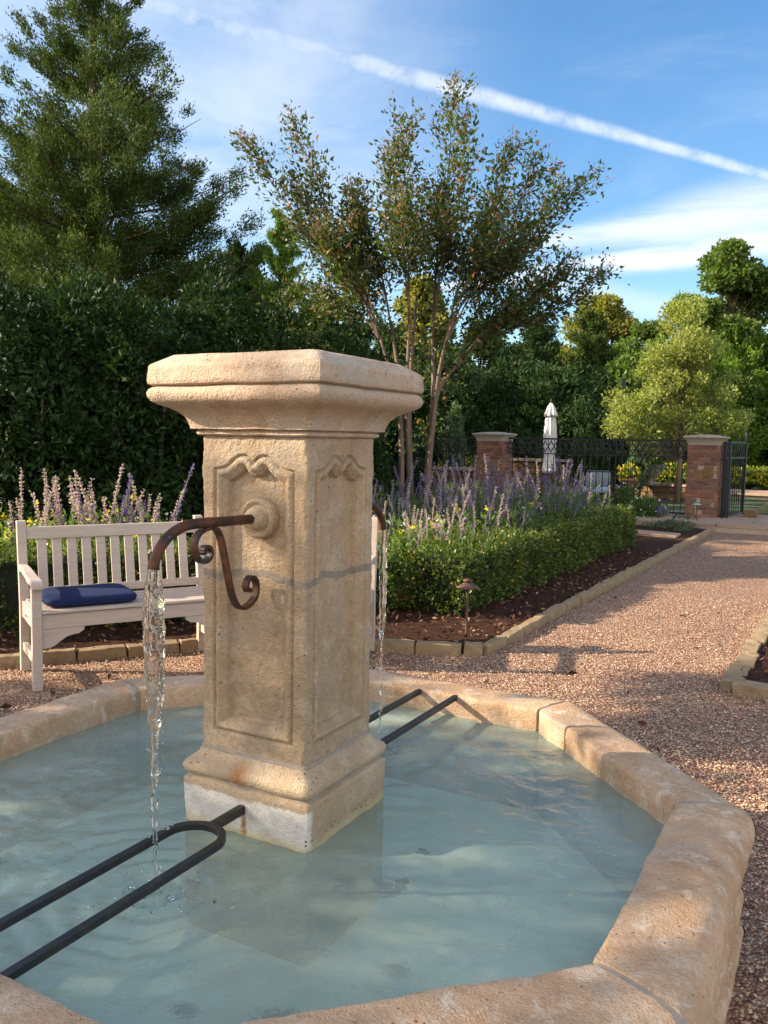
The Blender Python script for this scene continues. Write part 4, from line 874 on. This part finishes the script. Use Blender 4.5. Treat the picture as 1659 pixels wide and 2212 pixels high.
# deciduous background trees
def broad(name,x,Y,topy,boty,half,label,cat,mat,n,ln,wd,group=None,seed=0,nb=46,bark=M_bark,core=True,tr=.14,shape=.5,lobes=None,depth=.5):
    p=gy(x,topy,Y); q=gy(x,boty,Y); H=p.z; z0=max(q.z,.4); r=random.Random(seed); e=tree_root(name,(p.x,p.y,0),label,cat,group); bl=[]; hh=H-z0; m=MB(); m.tube([(0,0,-.1),(.05,.03,z0),(0,0,z0+hh*.55),(0,0,H-.25*hh)],[tr,tr*.75,tr*.4,.015],9)
    for i in range(nb):
        t=(i+.5)/nb; a=i*2.4+r.uniform(-.4,.4); wmax=half*(math.sin(PI*min(1,(t*.93+.05))**.8)**.6)*(1.0+.42*mnoise.noise(Vector((math.cos(a)*1.6,math.sin(a)*1.6+seed,t*4)))); rr=half*r.uniform(.13,.27); qd=max(0,wmax-rr*.7)*r.uniform(.5,1.); z=z0+hh*(t*.92+.04); c=(qd*math.cos(a),qd*math.sin(a),z)
        if lobes:
            lx,lz,lr=lobes[i%len(lobes)]; v=Vector((r.gauss(0,1),r.gauss(0,1),r.gauss(0,1))).normalized()*r.random()**.45*lr*half*1.25; c=(lx*half+v.x,v.y*1.4,z0+hh*lz+v.z*.8); rr=half*r.uniform(.11,.24)
        bl.append((c,(rr,rr,rr*.75))); m.tube([(0,0,max(z0*.9,c[2]-hh*.35) if lobes else z0+hh*max(0,t-.3)*.8),(c[0]*.5,c[1]*.5,(c[2]-.12*hh) if lobes else z-.1*hh),c],[tr*(.12 if lobes else .3),tr*(.07 if lobes else .18),.008],5)
    if not lobes: bl.append(((0,0,H-half*.2),(half*.25,half*.25,half*.25)))
    V=blobs_leaves(bl,n,ln,wd,.8,1,.2,depth,.2,.62); quads('crown',V,mat,e); m.build('trunk',bark,e,True)
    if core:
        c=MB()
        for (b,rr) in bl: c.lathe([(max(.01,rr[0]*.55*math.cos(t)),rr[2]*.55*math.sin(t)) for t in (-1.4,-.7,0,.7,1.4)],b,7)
        c.build('shade_lumps',M_core,e,True)  # solid dark lumps that stop light leaking through the crown
    return e
broad('golden_tree',910,30,605,900,1.45,'golden yellow tree seen through the crape myrtle stems','tree',M_gold,9000,.2,.13,None,31)
broad('broadleaf_tree',1040,31,690,1000,2.2,'mid green tree just right of the crape myrtle trunks','tree',M_oak,24000,.15,.09,None,32,nb=90,lobes=[(0,.86,.22),(-.45,.68,.25),(.4,.7,.25),(0,.5,.4),(-.6,.35,.3),(.6,.3,.3),(0,.15,.5)])
conifer('pine_tree',1165,32,676,[(0,2.0),(.3,2.0),(.6,1.35),(.8,.8),(1,.1)],'dark pointed conifer behind the closed parasol','conifer',M_dark,42000,.15,.055,None,33,.25,limbs=60,clump=.28)
broad('golden_tree',1296,40,640,900,2.5,'tall golden tree behind the middle conifer','tree',M_gold,22000,.17,.12,None,34,nb=90,core=False,lobes=[(0,.9,.2),(-.35,.72,.22),(.4,.74,.22),(0,.6,.3),(-.6,.45,.25),(.62,.45,.25),(0,.3,.5)])
conifer('pine_tree',1280,33,668,[(0,2.0),(.3,1.9),(.6,1.45),(.8,.9),(1,.12)],'mid green conifer in front of the tall golden tree','conifer',M_cedar,42000,.15,.055,None,35,.1,limbs=55,clump=.27)
broad('broadleaf_tree',1400,37,682,980,2.0,'small green tree between the middle conifer and the pale tree','tree',M_oak,22000,.16,.10,None,36,nb=90,lobes=[(.1,.88,.22),(-.35,.7,.25),(.45,.66,.25),(0,.5,.4),(-.6,.35,.3),(.6,.3,.3),(0,.15,.5)])
broad('broadleaf_tree',1350,30,780,1000,1.6,'loose green undergrowth tree below the middle conifer','tree',M_oak,10000,.18,.11,None,57)
broad('oak_tree',1578,34,530,960,2.7,'tall green oak at the right edge, highest of the far trees','oak',M_oak,100000,.16,.10,None,37,nb=130,tr=.3,core=False,lobes=[(0,.88,.26),(.42,.74,.28),(-.45,.66,.22),(-.1,.55,.35),(.65,.48,.28),(-.75,.38,.25),(.15,.3,.4),(.7,.2,.3),(-.4,.15,.35)])
conifer('juniper_tree',1430,31,738,[(0,2.0),(.4,1.7),(.7,1.0),(1,.2)],'bright green juniper leaning out behind the pale tree','juniper',M_bright,34000,.13,.05,None,38,.5,limbs=50,clump=.28)
conifer('juniper_tree',1590,33,700,[(0,1.9),(.4,1.8),(.7,1.4),(.9,.9),(1,.3)],'bright green round topped juniper under the oak','juniper',M_bright,36000,.13,.05,None,39,.5,limbs=55,clump=.3)
broad('pale_tree',1482,21.5,640,985,1.62,'pale yellow green young tree with slim pinkish trunk behind the right brick pillar','tree',M_honey,25000,.085,.05,None,40,nb=120,bark=M_mybark,core=False,tr=.08,depth=.9,lobes=[(-.05,.90,.18),(.1,.76,.26),(-.15,.66,.28),(.3,.6,.26),(-.35,.52,.26),(0,.52,.3),(-.62,.36,.3),(.55,.42,.3),(0,.38,.36),(-.45,.16,.34),(.42,.14,.36),(.78,.24,.22),(-.85,.2,.2)])
DK='dark conifers forming the background behind the fence'
order=['first','second','third','fourth','fifth','sixth','seventh','eighth','ninth','tenth','last']
for i,(x,Yd,ty) in enumerate(((960,27,770),(1040,28,800),(1110,29,770),(1200,27,790),(1300,30,800),(1390,31,790),(1470,32,760),(1550,34,760),(1740,33,700),(1610,78,800),(1680,80,780))):
    conifer('dark_conifer',x,Yd,ty,[(0,2.2),(.4,2.2),(.7,1.4),(1,.3)],f'dark shaded conifer in the background row behind the fence, {order[i]} from the left','conifer',M_dark,24000,.16,.06,DK,200+i,.2,limbs=36,clump=.34)
for i,(x,Yd,ty) in enumerate(((700,19,640),(775,22,690),(840,25,700),(420,20,560),(20,19,420))):
    conifer('dark_conifer',x,Yd,ty,[(0,1.9),(.4,1.8),(.7,1.1),(1,.2)],['dark conifer behind the low laurel left of the crape myrtle','dark conifer seen behind the left crape myrtle stems','dark conifer seen low between the crape myrtle stems','dark conifer filling the gap right of the huge cedar','dark conifer behind the huge cedar at the left edge'][i],'conifer',M_dark,30000,.13,.05,'dark conifers behind the laurels',220+i,.25,limbs=44,clump=.3)
# trees standing left of the frame: they throw the dappled shade over the fountain court
def shade_tree(x,y,z0,H,half,n,label,seed,yflat=1.):
    e=tree_root('shade_tree',(x,y,0),label,'tree','broad trees left of the court'); r=random.Random(seed); bl=[]; m=MB(); m.tube([(0,0,-.1),(.1,0,z0*.6),(0,0,z0+.4*(H-z0))],[.2,.16,.05],9)
    for i in range(22):
        a=r.uniform(0,6.28); q=half*math.sqrt(r.random()); z=r.uniform(z0,H); rr=half*r.uniform(.22,.36); c=(q*math.cos(a),q*math.sin(a)*yflat,z); bl.append((c,(rr,rr,rr))); m.tube([(0,0,z0*.8),(c[0]*.5,c[1]*.5,(z0+z)/2),c],[.05,.03,.01],5)
    quads('crown',blobs_leaves(bl,n,.13,.07,.9,.5,.1,1.,.2,0.),M_oak,e); m.build('trunk',M_bark,e,True)
shade_tree(-15,2.1,5.0,9.0,2.2,2300,'thin crowned unseen tree left of the picture, added to soften the sun on the pillar',61)  # out-of-view crown added as a sun filter for the upper pillar
shade_tree(-9.5,2.2,2.0,4.6,1.9,11000,'dense low tree left of the picture, level with the fountain',64)
shade_tree(-9.5,3.9,2.6,5.6,1.0,9000,'dense small tree left of the picture, level with the far rim',62)
shade_tree(-13,5.8,2.4,5.0,1.3,4200,'thin crowned tree left of the picture, level with the bench',63)
# ============================================================ FENCE, PILLARS, POOLSIDE
_p=gz(1513,1119.5,.11); PR=Vector((_p.x,_p.y,0))+V_*.29      # right pillar centre (local terrace frame)
def brick_pillar(P,label,seed):
    e=empty('brick_pillar',(P.x,P.y,.11),-TH,label,'brick pillar','red brick pillars of the fence'); w_=.58; h=1.36; r=random.Random(seed); m=MB(); core=MB(); core.box((0,0,h/2),(w_-.03,w_-.03,h)); core.build('mortar_core',M_bmortar,e)
    nc=18; ch=h/nc; blocks=[]
    q=MB(); stones=[(0,-.5,1,3),(0,.28,3,5),(0,-.30,9,12),(0,.40,10,13),(1,-.3,2,4),(2,0,5,8),(3,.2,3,6),(3,-.3,12,14)]
    for f in range(4):
        th=f*PI/2-PI/2; n=Vector((math.cos(th),math.sin(th),0)); t=Vector((-math.sin(th),math.cos(th),0))
        for c in range(nc):
            x=-w_/2+(0 if c%2 else -.0); first=True; z=ch*(c+.5)
            while x<w_/2-.02:
                L=(.10 if (c%2 and first) else .205); first=False; L=min(L,w_/2-x)
                cx_=x+L/2
                if not any(s[0]==f and s[2]<=c<s[3] and abs(cx_-s[1]*w_/2*1.0)<.10 for s in stones):
                    p=n*(w_/2-.02+r.uniform(-.002,.002))+t*cx_; m.box((p.x,p.y,z),(L-.012,.045,ch-.012),th+PI/2,.0015)
                x+=L
    for f,sx,c0,c1 in stones:
        th=f*PI/2-PI/2; n=Vector((math.cos(th),math.sin(th),0)); t=Vector((-math.sin(th),math.cos(th),0)); p=n*(w_/2-.018)+t*(sx*w_/2*.9 if abs(sx)<.45 else math.copysign(w_/2-.09,sx)); q.box((p.x,p.y,ch*(c0+c1)/2),(.18,.05,ch*(c1-c0)-.01),th+PI/2,.012)
    m.build('brickwork',M_brick,e,bevel=.003); q.build('inset_stones',M_quoin,e,bevel=.012)
    V=sqlathe('cap',prof_smooth([(.27,h-.01),(.295,h),(.30,h+.03),(.315,h+.07),(.345,h+.115),(.372,h+.135),(.374,h+.16),(.10,h+.195)],2),M_pcap,e,sub=10,amp=.002,seed=seed)
    return e
brick_pillar(PR,'sunlit red brick pillar with pale cast cap beside the open gate',3)
FD=(-U); PLc=Vector((PR.x,PR.y,0))+FD*4.25; brick_pillar(PLc,'shaded red brick pillar with pale cast cap behind the salvia',8)
def fence(a,b,label,seed):
    """iron fence from a to b (world xy)"""
    d=(b-a); L=d.length; ang=math.atan2(d.y,d.x); e=empty('iron_fence',(a.x,a.y,0),ang,label,'fence','black iron fence sections between the brick pillars'); n=int(round(L/.128)); s=L/n
    for z,hh,nm in ((1.54,.035,'top_rail'),(1.235,.022,'middle_rail'),(.16,.03,'bottom_rail')):
        m=MB(); m.box((L/2,0,z),(L,.035 if nm=='top_rail' else .028,hh)); m.build(nm,M_fence,e)
    bal=None
    for i in range(1,n):
        m=MB(); 
        if bal is None:
            m.box((0,0,.84),(.014,.014,1.36)); 
            for z in (.62,.66,.70): m.lathe([(.006,z-.018),(.017,z-.006),(.017,z+.006),(.006,z+.018)],(0,0,0),8)
            m.lathe([(.006,.93),(.015,.945),(.006,.96)],(0,0,0),8)
            bal=m.build('baluster',M_fence,e); bal.location=(s*i,0,0)
        else:
            o=bal.copy(); COL.objects.link(o); o.parent=e; o.location=(s*i,0,0)
    m=MB()
    for i in range(n):   # tracery between the two upper rails
        cx_=s*(i+.5); zc=1.385; hw=s*.5; hh=.125
        for sx in (-1,1):
            for sz in (-1,1):
                m.tube([(cx_+sx*hw,0,zc+sz*.012),(cx_+sx*hw*.62,0,zc+sz*hh*.22),(cx_+sx*hw*.50,0,zc+sz*hh*.50),(cx_+sx*hw*.22,0,zc+sz*hh*.62),(cx_,0,zc+sz*hh)],.010,5)
                m.lathe([(.004,-.012),(.014,0),(.004,.012)],(cx_+sx*hw*.34,0,zc+sz*hh*.42),6)
        m.lathe([(.004,-.02),(.016,0),(.004,.02)],(cx_+hw,0,zc),6)
    m.build('tracery_panel',M_fence,e)
fence(PLc+U*.29,Vector((PR.x,PR.y,0))-U*.29,'long black iron fence section with tracery between the two brick pillars',1)
fence(PLc-U*3.4,PLc-U*.29,'black iron fence section left of the shaded brick pillar, behind the crape myrtle trunk',2)
def gate():
    h0=Vector((PR.x,PR.y,0))+U*.36-V_*.2; d=(V_*.985+U*.20).normalized(); L=1.15; e=empty('iron_gate',(h0.x,h0.y,0),math.atan2(d.y,d.x),'black iron gate standing open beside the sunlit brick pillar','gate')
    m=MB(); m.box((0,0,.82),(.05,.05,1.42)); m.box((L,0,.82),(.045,.045,1.42)); 
    for z in (1.53,1.24,.17): m.box((L/2,0,z),(L,.03,.035))
    m.build('gate_frame',M_fence,e)
    for i in range(1,9):
        m=MB(); m.box((L*i/9,0,.7),(.014,.014,1.05)); m.build('gate_bar',M_fence,e)
    m=MB()
    for i in range(9):
        cx_=L*(i+.5)/9
        for sx in (-1,1):
            for sz in (-1,1): m.tube([(cx_+sx*.06,0,1.385),(cx_+sx*.03,0,1.385+sz*.05),(cx_,0,1.385+sz*.12)],.007,5)
    m.build('gate_tracery',M_fence,e)
    m=MB(); m.lathe([(.012,1.54),(.03,1.57),(.012,1.60),(.028,1.66),(.02,1.70),(.002,1.76)],(L,0,0),10); m.lathe([(.012,1.54),(.024,1.58),(.002,1.64)],(L*.6,0,0),8); m.build('gate_finial',M_fence,e,True)
gate()
pst=Vector((PR.x,PR.y,0))+U*.335; m=MB(); m.box((pst.x,pst.y-.22,.83),(.06,.06,1.44),-TH); tag(m.build('gate_post',M_fence,bevel=.004),'square black post bolted to the right face of the sunlit brick pillar','gate post')
m=MB(); q_=Vector((PR.x,PR.y,0))+U*.80+V_*.35; m.box((q_.x,q_.y,.20),(.24,.2,.15),-TH,.012); tag(m.build('gate_stop',M_quoin,bevel=.02),'rough tan stone block holding the gate open','stone block')
# parasol
def parasol():
    p=gy(1186,1000,21.5); e=empty('closed_parasol',(p.x,p.y,.1),0,'closed white canvas parasol with ruffled vent behind the fence','parasol')
    m=MB(); m.tube([(0,0,0),(0,0,2.36)],.022,10); m.build('pole',M_bark,e,True)
    m=MB(); m.lathe([(.02,2.33),(.028,2.36),(.012,2.38),(.026,2.41),(.001,2.46)],(0,0,0),12); m.build('finial',M_bark,e,True)
    pl=lambda k,a:(lambda th,z:1+a*math.cos(k*th+z*1.7)+a*.4*math.sin((k*2+1)*th+z*4))
    m=MB(); m.lathe([(.03,2.03),(.16,2.0),(.135,2.08),(.10,2.18),(.07,2.27),(.03,2.33),(.015,2.34)],(0,0,0),64,pl(8,.16)); m.build('vent_flap',M_white,e,True)
    m=MB(); m.lathe([(.02,.62),(.15,.60),(.165,.68),(.135,.85),(.12,1.05),(.145,1.3),(.15,1.5),(.135,1.75),(.115,1.95),(.08,2.1),(.03,2.2)],(0,0,0),72,pl(9,.13)); m.build('folded_canopy',M_white,e,True)
    m=MB(); m.lathe([(.22,0),(.22,.06),(.05,.09),(.04,.2)],(0,0,0),20); m.build('base',M_fence,e,True)
parasol()
# low walls
def wall(x0,x1,Y0,Y1,ytop,label,th=.35,seed=0,z0=-.02):
    a=gy(x0,ytop,Y0); b=gy(x1,ytop,Y1); zt=(a.z+b.z)/2; d=Vector((b.x-a.x,b.y-a.y,0)); L=d.length; e=empty('stone_wall',(a.x,a.y,0),math.atan2(d.y,d.x),label,'low wall','low stone walls round the pool terrace')
    m=MB(); r=random.Random(seed); z=z0; 
    while z<zt-.09:
        h=min(r.uniform(.12,.22),zt-.08-z); x=0
        while x<L: l=r.uniform(.18,.45); l=min(l,L-x); m.box((x+l/2,th/2,z+h/2),(max(.03,l-.015),th-.02,max(.02,h-.015)),0,.01); x+=l
        z+=h
    m.build('stonework',M_quoin,e,bevel=.01); m=MB(); x=-.04
    while x<L: l=min(r.uniform(.5,.9),L+.04-x); m.box((x+l/2,th/2,zt-.035),(max(.05,l-.01),th+.08,.07),0,.004); x+=l
    m.build('coping',M_flag,e,bevel=.01)
wall(1100,1262,23.5,22.2,992,'raised stone wall with pale coping behind the closed parasol',seed=2)
wall(935,1035,20.6,20.1,1010,'low stone wall with coping seen left of the shaded brick pillar',seed=3)
wall(1368,1482,23.6,22.6,1044,'low dark stone wall below the urn, by the pool',seed=5)
# yellow flower beds beyond the pool
def flowerbed(x0,x1,Y0,Y1,yt,yb,label,seed,n=9000,z0=.1,dp=1.0):
    a=gy(x0,yt,Y0); b=gy(x1,yt,Y1); L=(b-a).length; k=max(4,int(L/.7)); bl=[]; r=random.Random(seed)
    for i in range(k*2): t=(i+.5)/(k*2); c=a.lerp(b,t); rr=r.uniform(.38,.6); zt=a.z*(1-t)+b.z*t; bl.append(((c.x,c.y+r.uniform(0,dp),(z0+zt)/2),(rr,rr,(zt-z0)/2*r.uniform(.85,1.1))))
    V=blobs_leaves(bl,n,.13,.07,.8,1,.3,.4,.2,.8); tag(quads('flowering_bed',V,M_lant),label+', its leaves','flower bed',kind='stuff')
    F=blobs_leaves(bl,int(n*.42),.085,.075,.6,1,.5,.12,.1,.9); F=F[F[:,0,2]>(z0+.1)]; tag(quads('yellow_flowers',F,M_yfl),label+', its yellow flowers','flowers',kind='stuff')
flowerbed(1540,1760,27.5,27.5,1016,1058,'dense yellow flowering bed beyond the pool at the right edge',1,13000,.12)
flowerbed(1395,1500,24.6,24.4,1008,1044,'yellow flowering bed behind the low wall by the urn',2,7000,.2,.6)
flowerbed(930,1040,22.,21.5,996,1020,'yellow flowering bed behind the left wall',3,3500,.2,.5)
for i,(x,Y,ty,mt,hw,lb) in enumerate(((985,21,884,M_jun,.33,'sunlit blue green columnar juniper left of the shaded brick pillar'),(940,22,905,M_dark,.33,'dark columnar juniper nearest the crape myrtle trunk'),(1265,20.5,884,M_dark,.36,'dark grey green columnar juniper right of the closed parasol'),(1386,23,900,M_jun,.34,'sunlit columnar juniper left of the pale tree'))):
    conifer('columnar_juniper',x,Y,ty,[(0,hw*.8),(.2,hw),(.5,hw*.85),(.8,hw*.5),(1,.04)],lb,'juniper',mt,9000,.10,.03,'columnar junipers on the pool terrace',300+i,1.6,limbs=44,tr=.04,flat=1.2,clump=.09,spread=.35)
# urn, pot, chair, can, hose
def urn():
    p=gy(1404,1040,23.2); e=empty('stone_urn',(p.x,p.y,.35),0,'fluted pale stone urn with trailing plants behind the fence','urn')
    fl=lambda th,z:1+.03*math.cos(16*th)*(1 if .25<z<.5 else 0)
    m=MB(); m.lathe([(.17,0),(.17,.05),(.09,.09),(.08,.16),(.17,.22),(.28,.30),(.33,.42),(.345,.50),(.38,.53),(.38,.57),(.33,.56)],(0,0,0),48,fl); m.build('bowl',M_urn,e,True)
    P=sph(1400)*RNG.uniform(.5,1,(1400,1))*np.array([.55,.55,.45])+[0,0,.78]; quads('foliage',leafquads(P,sph(1400),.10,.05,.7),M_oak,e)
urn()
def pot():
    p=gy(1357,1046,20.); e=empty('terracotta_pot',(p.x,p.y,.3),0,'square topped terracotta pot with yellow flowers, left of the urn','pot')
    m=MB(); m.lathe([(.13,0),(.19,.30),(.22,.31),(.22,.36),(.17,.35)],(0,0,0),24); m.build('pot_body',M_terra,e,True)
    P=sph(500)*RNG.uniform(.3,1,(500,1))*np.array([.24,.24,.2])+[0,0,.46]; quads('foliage',leafquads(P,sph(500),.09,.045,.7),M_lant,e); P=sph(90)*np.array([.25,.25,.21])+[0,0,.47]; quads('blossoms',leafquads(P,sph(90),.07,.06,.4),M_yfl,e)
pot()
def lounge(px,Y,rz,label):
    p=gy(px,1050,Y); e=empty('lounge_chair',(p.x,p.y,.1),rz,label,'lounge chair','cast iron lounge chairs with pale cushions')
    m=MB()
    for sx in (-.32,.32):
        m.tube(spline([(sx,-.55,.30),(sx,.25,.30),(sx,.42,.52),(sx,.55,.78)],5),.016,6); m.tube(spline([(sx,-.4,.30),(sx,-.35,.52),(sx,.0,.56),(sx,.32,.50)],5),.014,6)
        for k in range(3): m.tube(spline([(sx,-.35+.2*k,.31),(sx,-.28+.2*k,.42),(sx,-.36+.2*k,.47),(sx,-.3+.2*k,.53)],4),.008,5)
    for y,z in ((-.55,.30),(.25,.30),(.55,.78)): m.tube([(-.32,y,z),(.32,y,z)],.014,6)
    m.build('iron_frame',M_fence,e,True)
    for x in (-.32,.32):
        for y in (-.5,.35): m=MB(); m.tube([(x,y,.3),(x*1.05,y,.15),(x*1.08,y,0)],.016,6); m.build('leg',M_fence,e,True)
    m=MB(); m.box((0,-.15,.36),(.58,.80,.10)); m.build('seat_pad',M_lcush,e,True,.03)
    m=MB(); Mx=Matrix.Rotation(R(-62),3,'X'); m.box((0,.44,.63),(.50,.08,.36),0,0,Matrix.Rotation(R(-28),3,'X')); m.build('back_pad',M_lcush,e,True,.03)
lounge(1288,18.4,R(170),'iron lounge chair with a pale blue cushion behind the fence')
def can():
    p=gy(1422,1112,15.9); e=empty('watering_can',(p.x,p.y,.12),R(20),'purple metal watering can standing before the fence','watering can')
    m=MB(); m.lathe([(.005,0),(.075,0),(.078,.02),(.070,.2),(.062,.215),(.05,.21)],(0,0,0),24); m.build('can_body',M_purple,e,True)
    m=MB(); m.tube(spline([(-.055,0,.06),(-.13,0,.12),(-.19,0,.21),(-.22,0,.25)],5),[.016]*6+[.012]*10 if False else .013,8); m.lathe([(.012,.24),(.032,.27),(.002,.275)],(-.225,0,0),10); m.build('can_spout',M_purple,e,True)
    m=MB(); m.tube(spline([(-.05,0,.20),(-.03,0,.30),(.02,0,.345),(.055,0,.28),(.06,0,.2)],6),.007,6); m.build('top_handle',M_purple,e,True)
    m=MB(); m.tube(spline([(.065,0,.18),(.13,0,.19),(.155,0,.13),(.12,0,.06),(.07,0,.04)],6),.007,6); m.build('back_handle',M_purple,e,True)
can()
a=[gz(1432,1128,.14),gz(1445,1127,.15),gz(1455,1120,.18),gy(1463,1107,15.3)]; m=MB(); m.tube(spline([tuple(v) for v in a],6),.017,8); tag(m.build('garden_hose',M_rubber,None,True),'thick black hose end curling up beside the right brick pillar','hose')
# dark steel frame in the background
def frame():
    p=gy(1343,930,26.); e=empty('steel_frame',(p.x,p.y,0),-TH*.3,'dark green steel post with crossbeams and braces among the far trees','steel frame')
    m=MB(); m.box((0,0,1.7),(.11,.11,3.4)); m.build('post',M_fence,e); 
    m=MB(); m.box((.2,0,1.95),(2.4,.09,.12)); m.box((.2,.1,1.72),(2.4,.05,.06)); m.build('crossbeam',M_fence,e)
    for s in (-1,1): m=MB(); m.beam((0,.0,2.75),(s*.95,0,2.0),.05,.05); m.build('brace',M_fence,e)
frame()
def far_house():
    p=gy(1690,1000,62); e=empty('far_house',(p.x,p.y,0),R(-14),'pale house with a dark window glimpsed through the trees at the right edge','house')
    m=MB(); m.box((0,0,1.5),(7,5,3.2)); m.build('wall',M_siding,e); m=MB(); m.add([(-3.8,-2.9,3.0),(3.8,-2.9,3.0),(3.8,2.9,3.0),(-3.8,2.9,3.0),(-3.8,0,4.8),(3.8,0,4.8)],[(0,1,5,4),(2,3,4,5),(0,4,3),(1,2,5),(0,3,2,1)]); m.build('roof',M_roof,e)
    for x in (-2.2,-.1,2.1):
        m=MB(); 
        for dx,dz,w_,h_ in ((0,.62,1.2,.09),(0,-.62,1.2,.09),(-.56,0,.09,1.15),(.56,0,.09,1.15)): m.box((x+dx,-2.53,1.35+dz),(w_,.09,h_))
        w2=m.build('window',M_wfl,e); m=MB(); m.box((x,-2.51,1.35),(1.02,.03,1.14)); m.build('pane',M_glassw,w2)
far_house()
def far_bench():
    p=gy(1622,1022,35); e=empty('far_bench',(p.x,p.y,0),R(8),'small white slatted bench under the oak beyond the yellow flowers','bench')
    for i in range(13): x=-.6+i*.1; m=MB(); m.box((x,0,.72+.08*math.cos(x*2.4)),(.035,.03,.42+.16*math.cos(x*2.4))); m.build('back_slat',M_siding,e)
    m=MB(); m.tube([(x,0,.94+.14*math.cos(x*2.4)) for x in np.linspace(-.62,.62,12)],.035,6); m.build('top_rail',M_siding,e)
    m=MB(); m.box((0,-.25,.45),(1.3,.5,.05)); m.build('seat',M_siding,e)
    for x in (-.6,.6): m=MB(); m.box((x,-.02,.35),(.06,.06,.7)); m.build('leg',M_siding,e); m=MB(); m.box((x,-.46,.32),(.06,.06,.64)); m.build('leg',M_siding,e)
far_bench()
# low plants and stepping stone at the end of the bed
sp_=gz(1412,1152,.07); m=MB(); m.box((sp_.x,sp_.y,.06),(.75,.5,.06),-TH,.02); tag(m.build('stepping_stone',M_flag,bevel=.01),'pale flat stepping stone at the far end of the clipped hedge','stepping stone')
def mound(px,py,rad,h,mat,label,n,fl=None,name='low_plant',ln=.05):
    p=gz(px,py,.06); e=empty(name,(p.x,p.y,.04),0,label,'low plant','low plants at the end of the bed'); P=sph(n)*RNG.uniform(.4,1.05,(n,1)); P[:,2]=abs(P[:,2]); P*=np.array([rad,rad,h]); P[:,:2]*=1+.3*np.sin(np.arctan2(P[:,1],P[:,0])*3)[:,None]; quads('foliage',leafquads(P,P+[0,0,.1],ln,ln*.4,.7),mat,e)
    if fl is not None: P=sph(60); P[:,2]=abs(P[:,2]); P=P*np.array([rad,rad,h*1.1]); quads('blossoms',leafquads(P,P,.035,.03,.5),fl,e)
mound(1452,1140,.42,.14,M_grey,'low grey green thyme mat beside the path edge, nearest the path light',1400)
mound(1480,1128,.35,.12,M_grey,'low grey green thyme mat in front of the right brick pillar',1000)
mound(1395,1122,.4,.42,M_salvl,'leafy plant with tiny white and pink flowers beside the watering can',1500,M_wfl,ln=.08)
mound(1350,1105,.35,.55,M_salvl,'taller leafy plant with white flowers against the fence',1300,M_wfl,ln=.08)
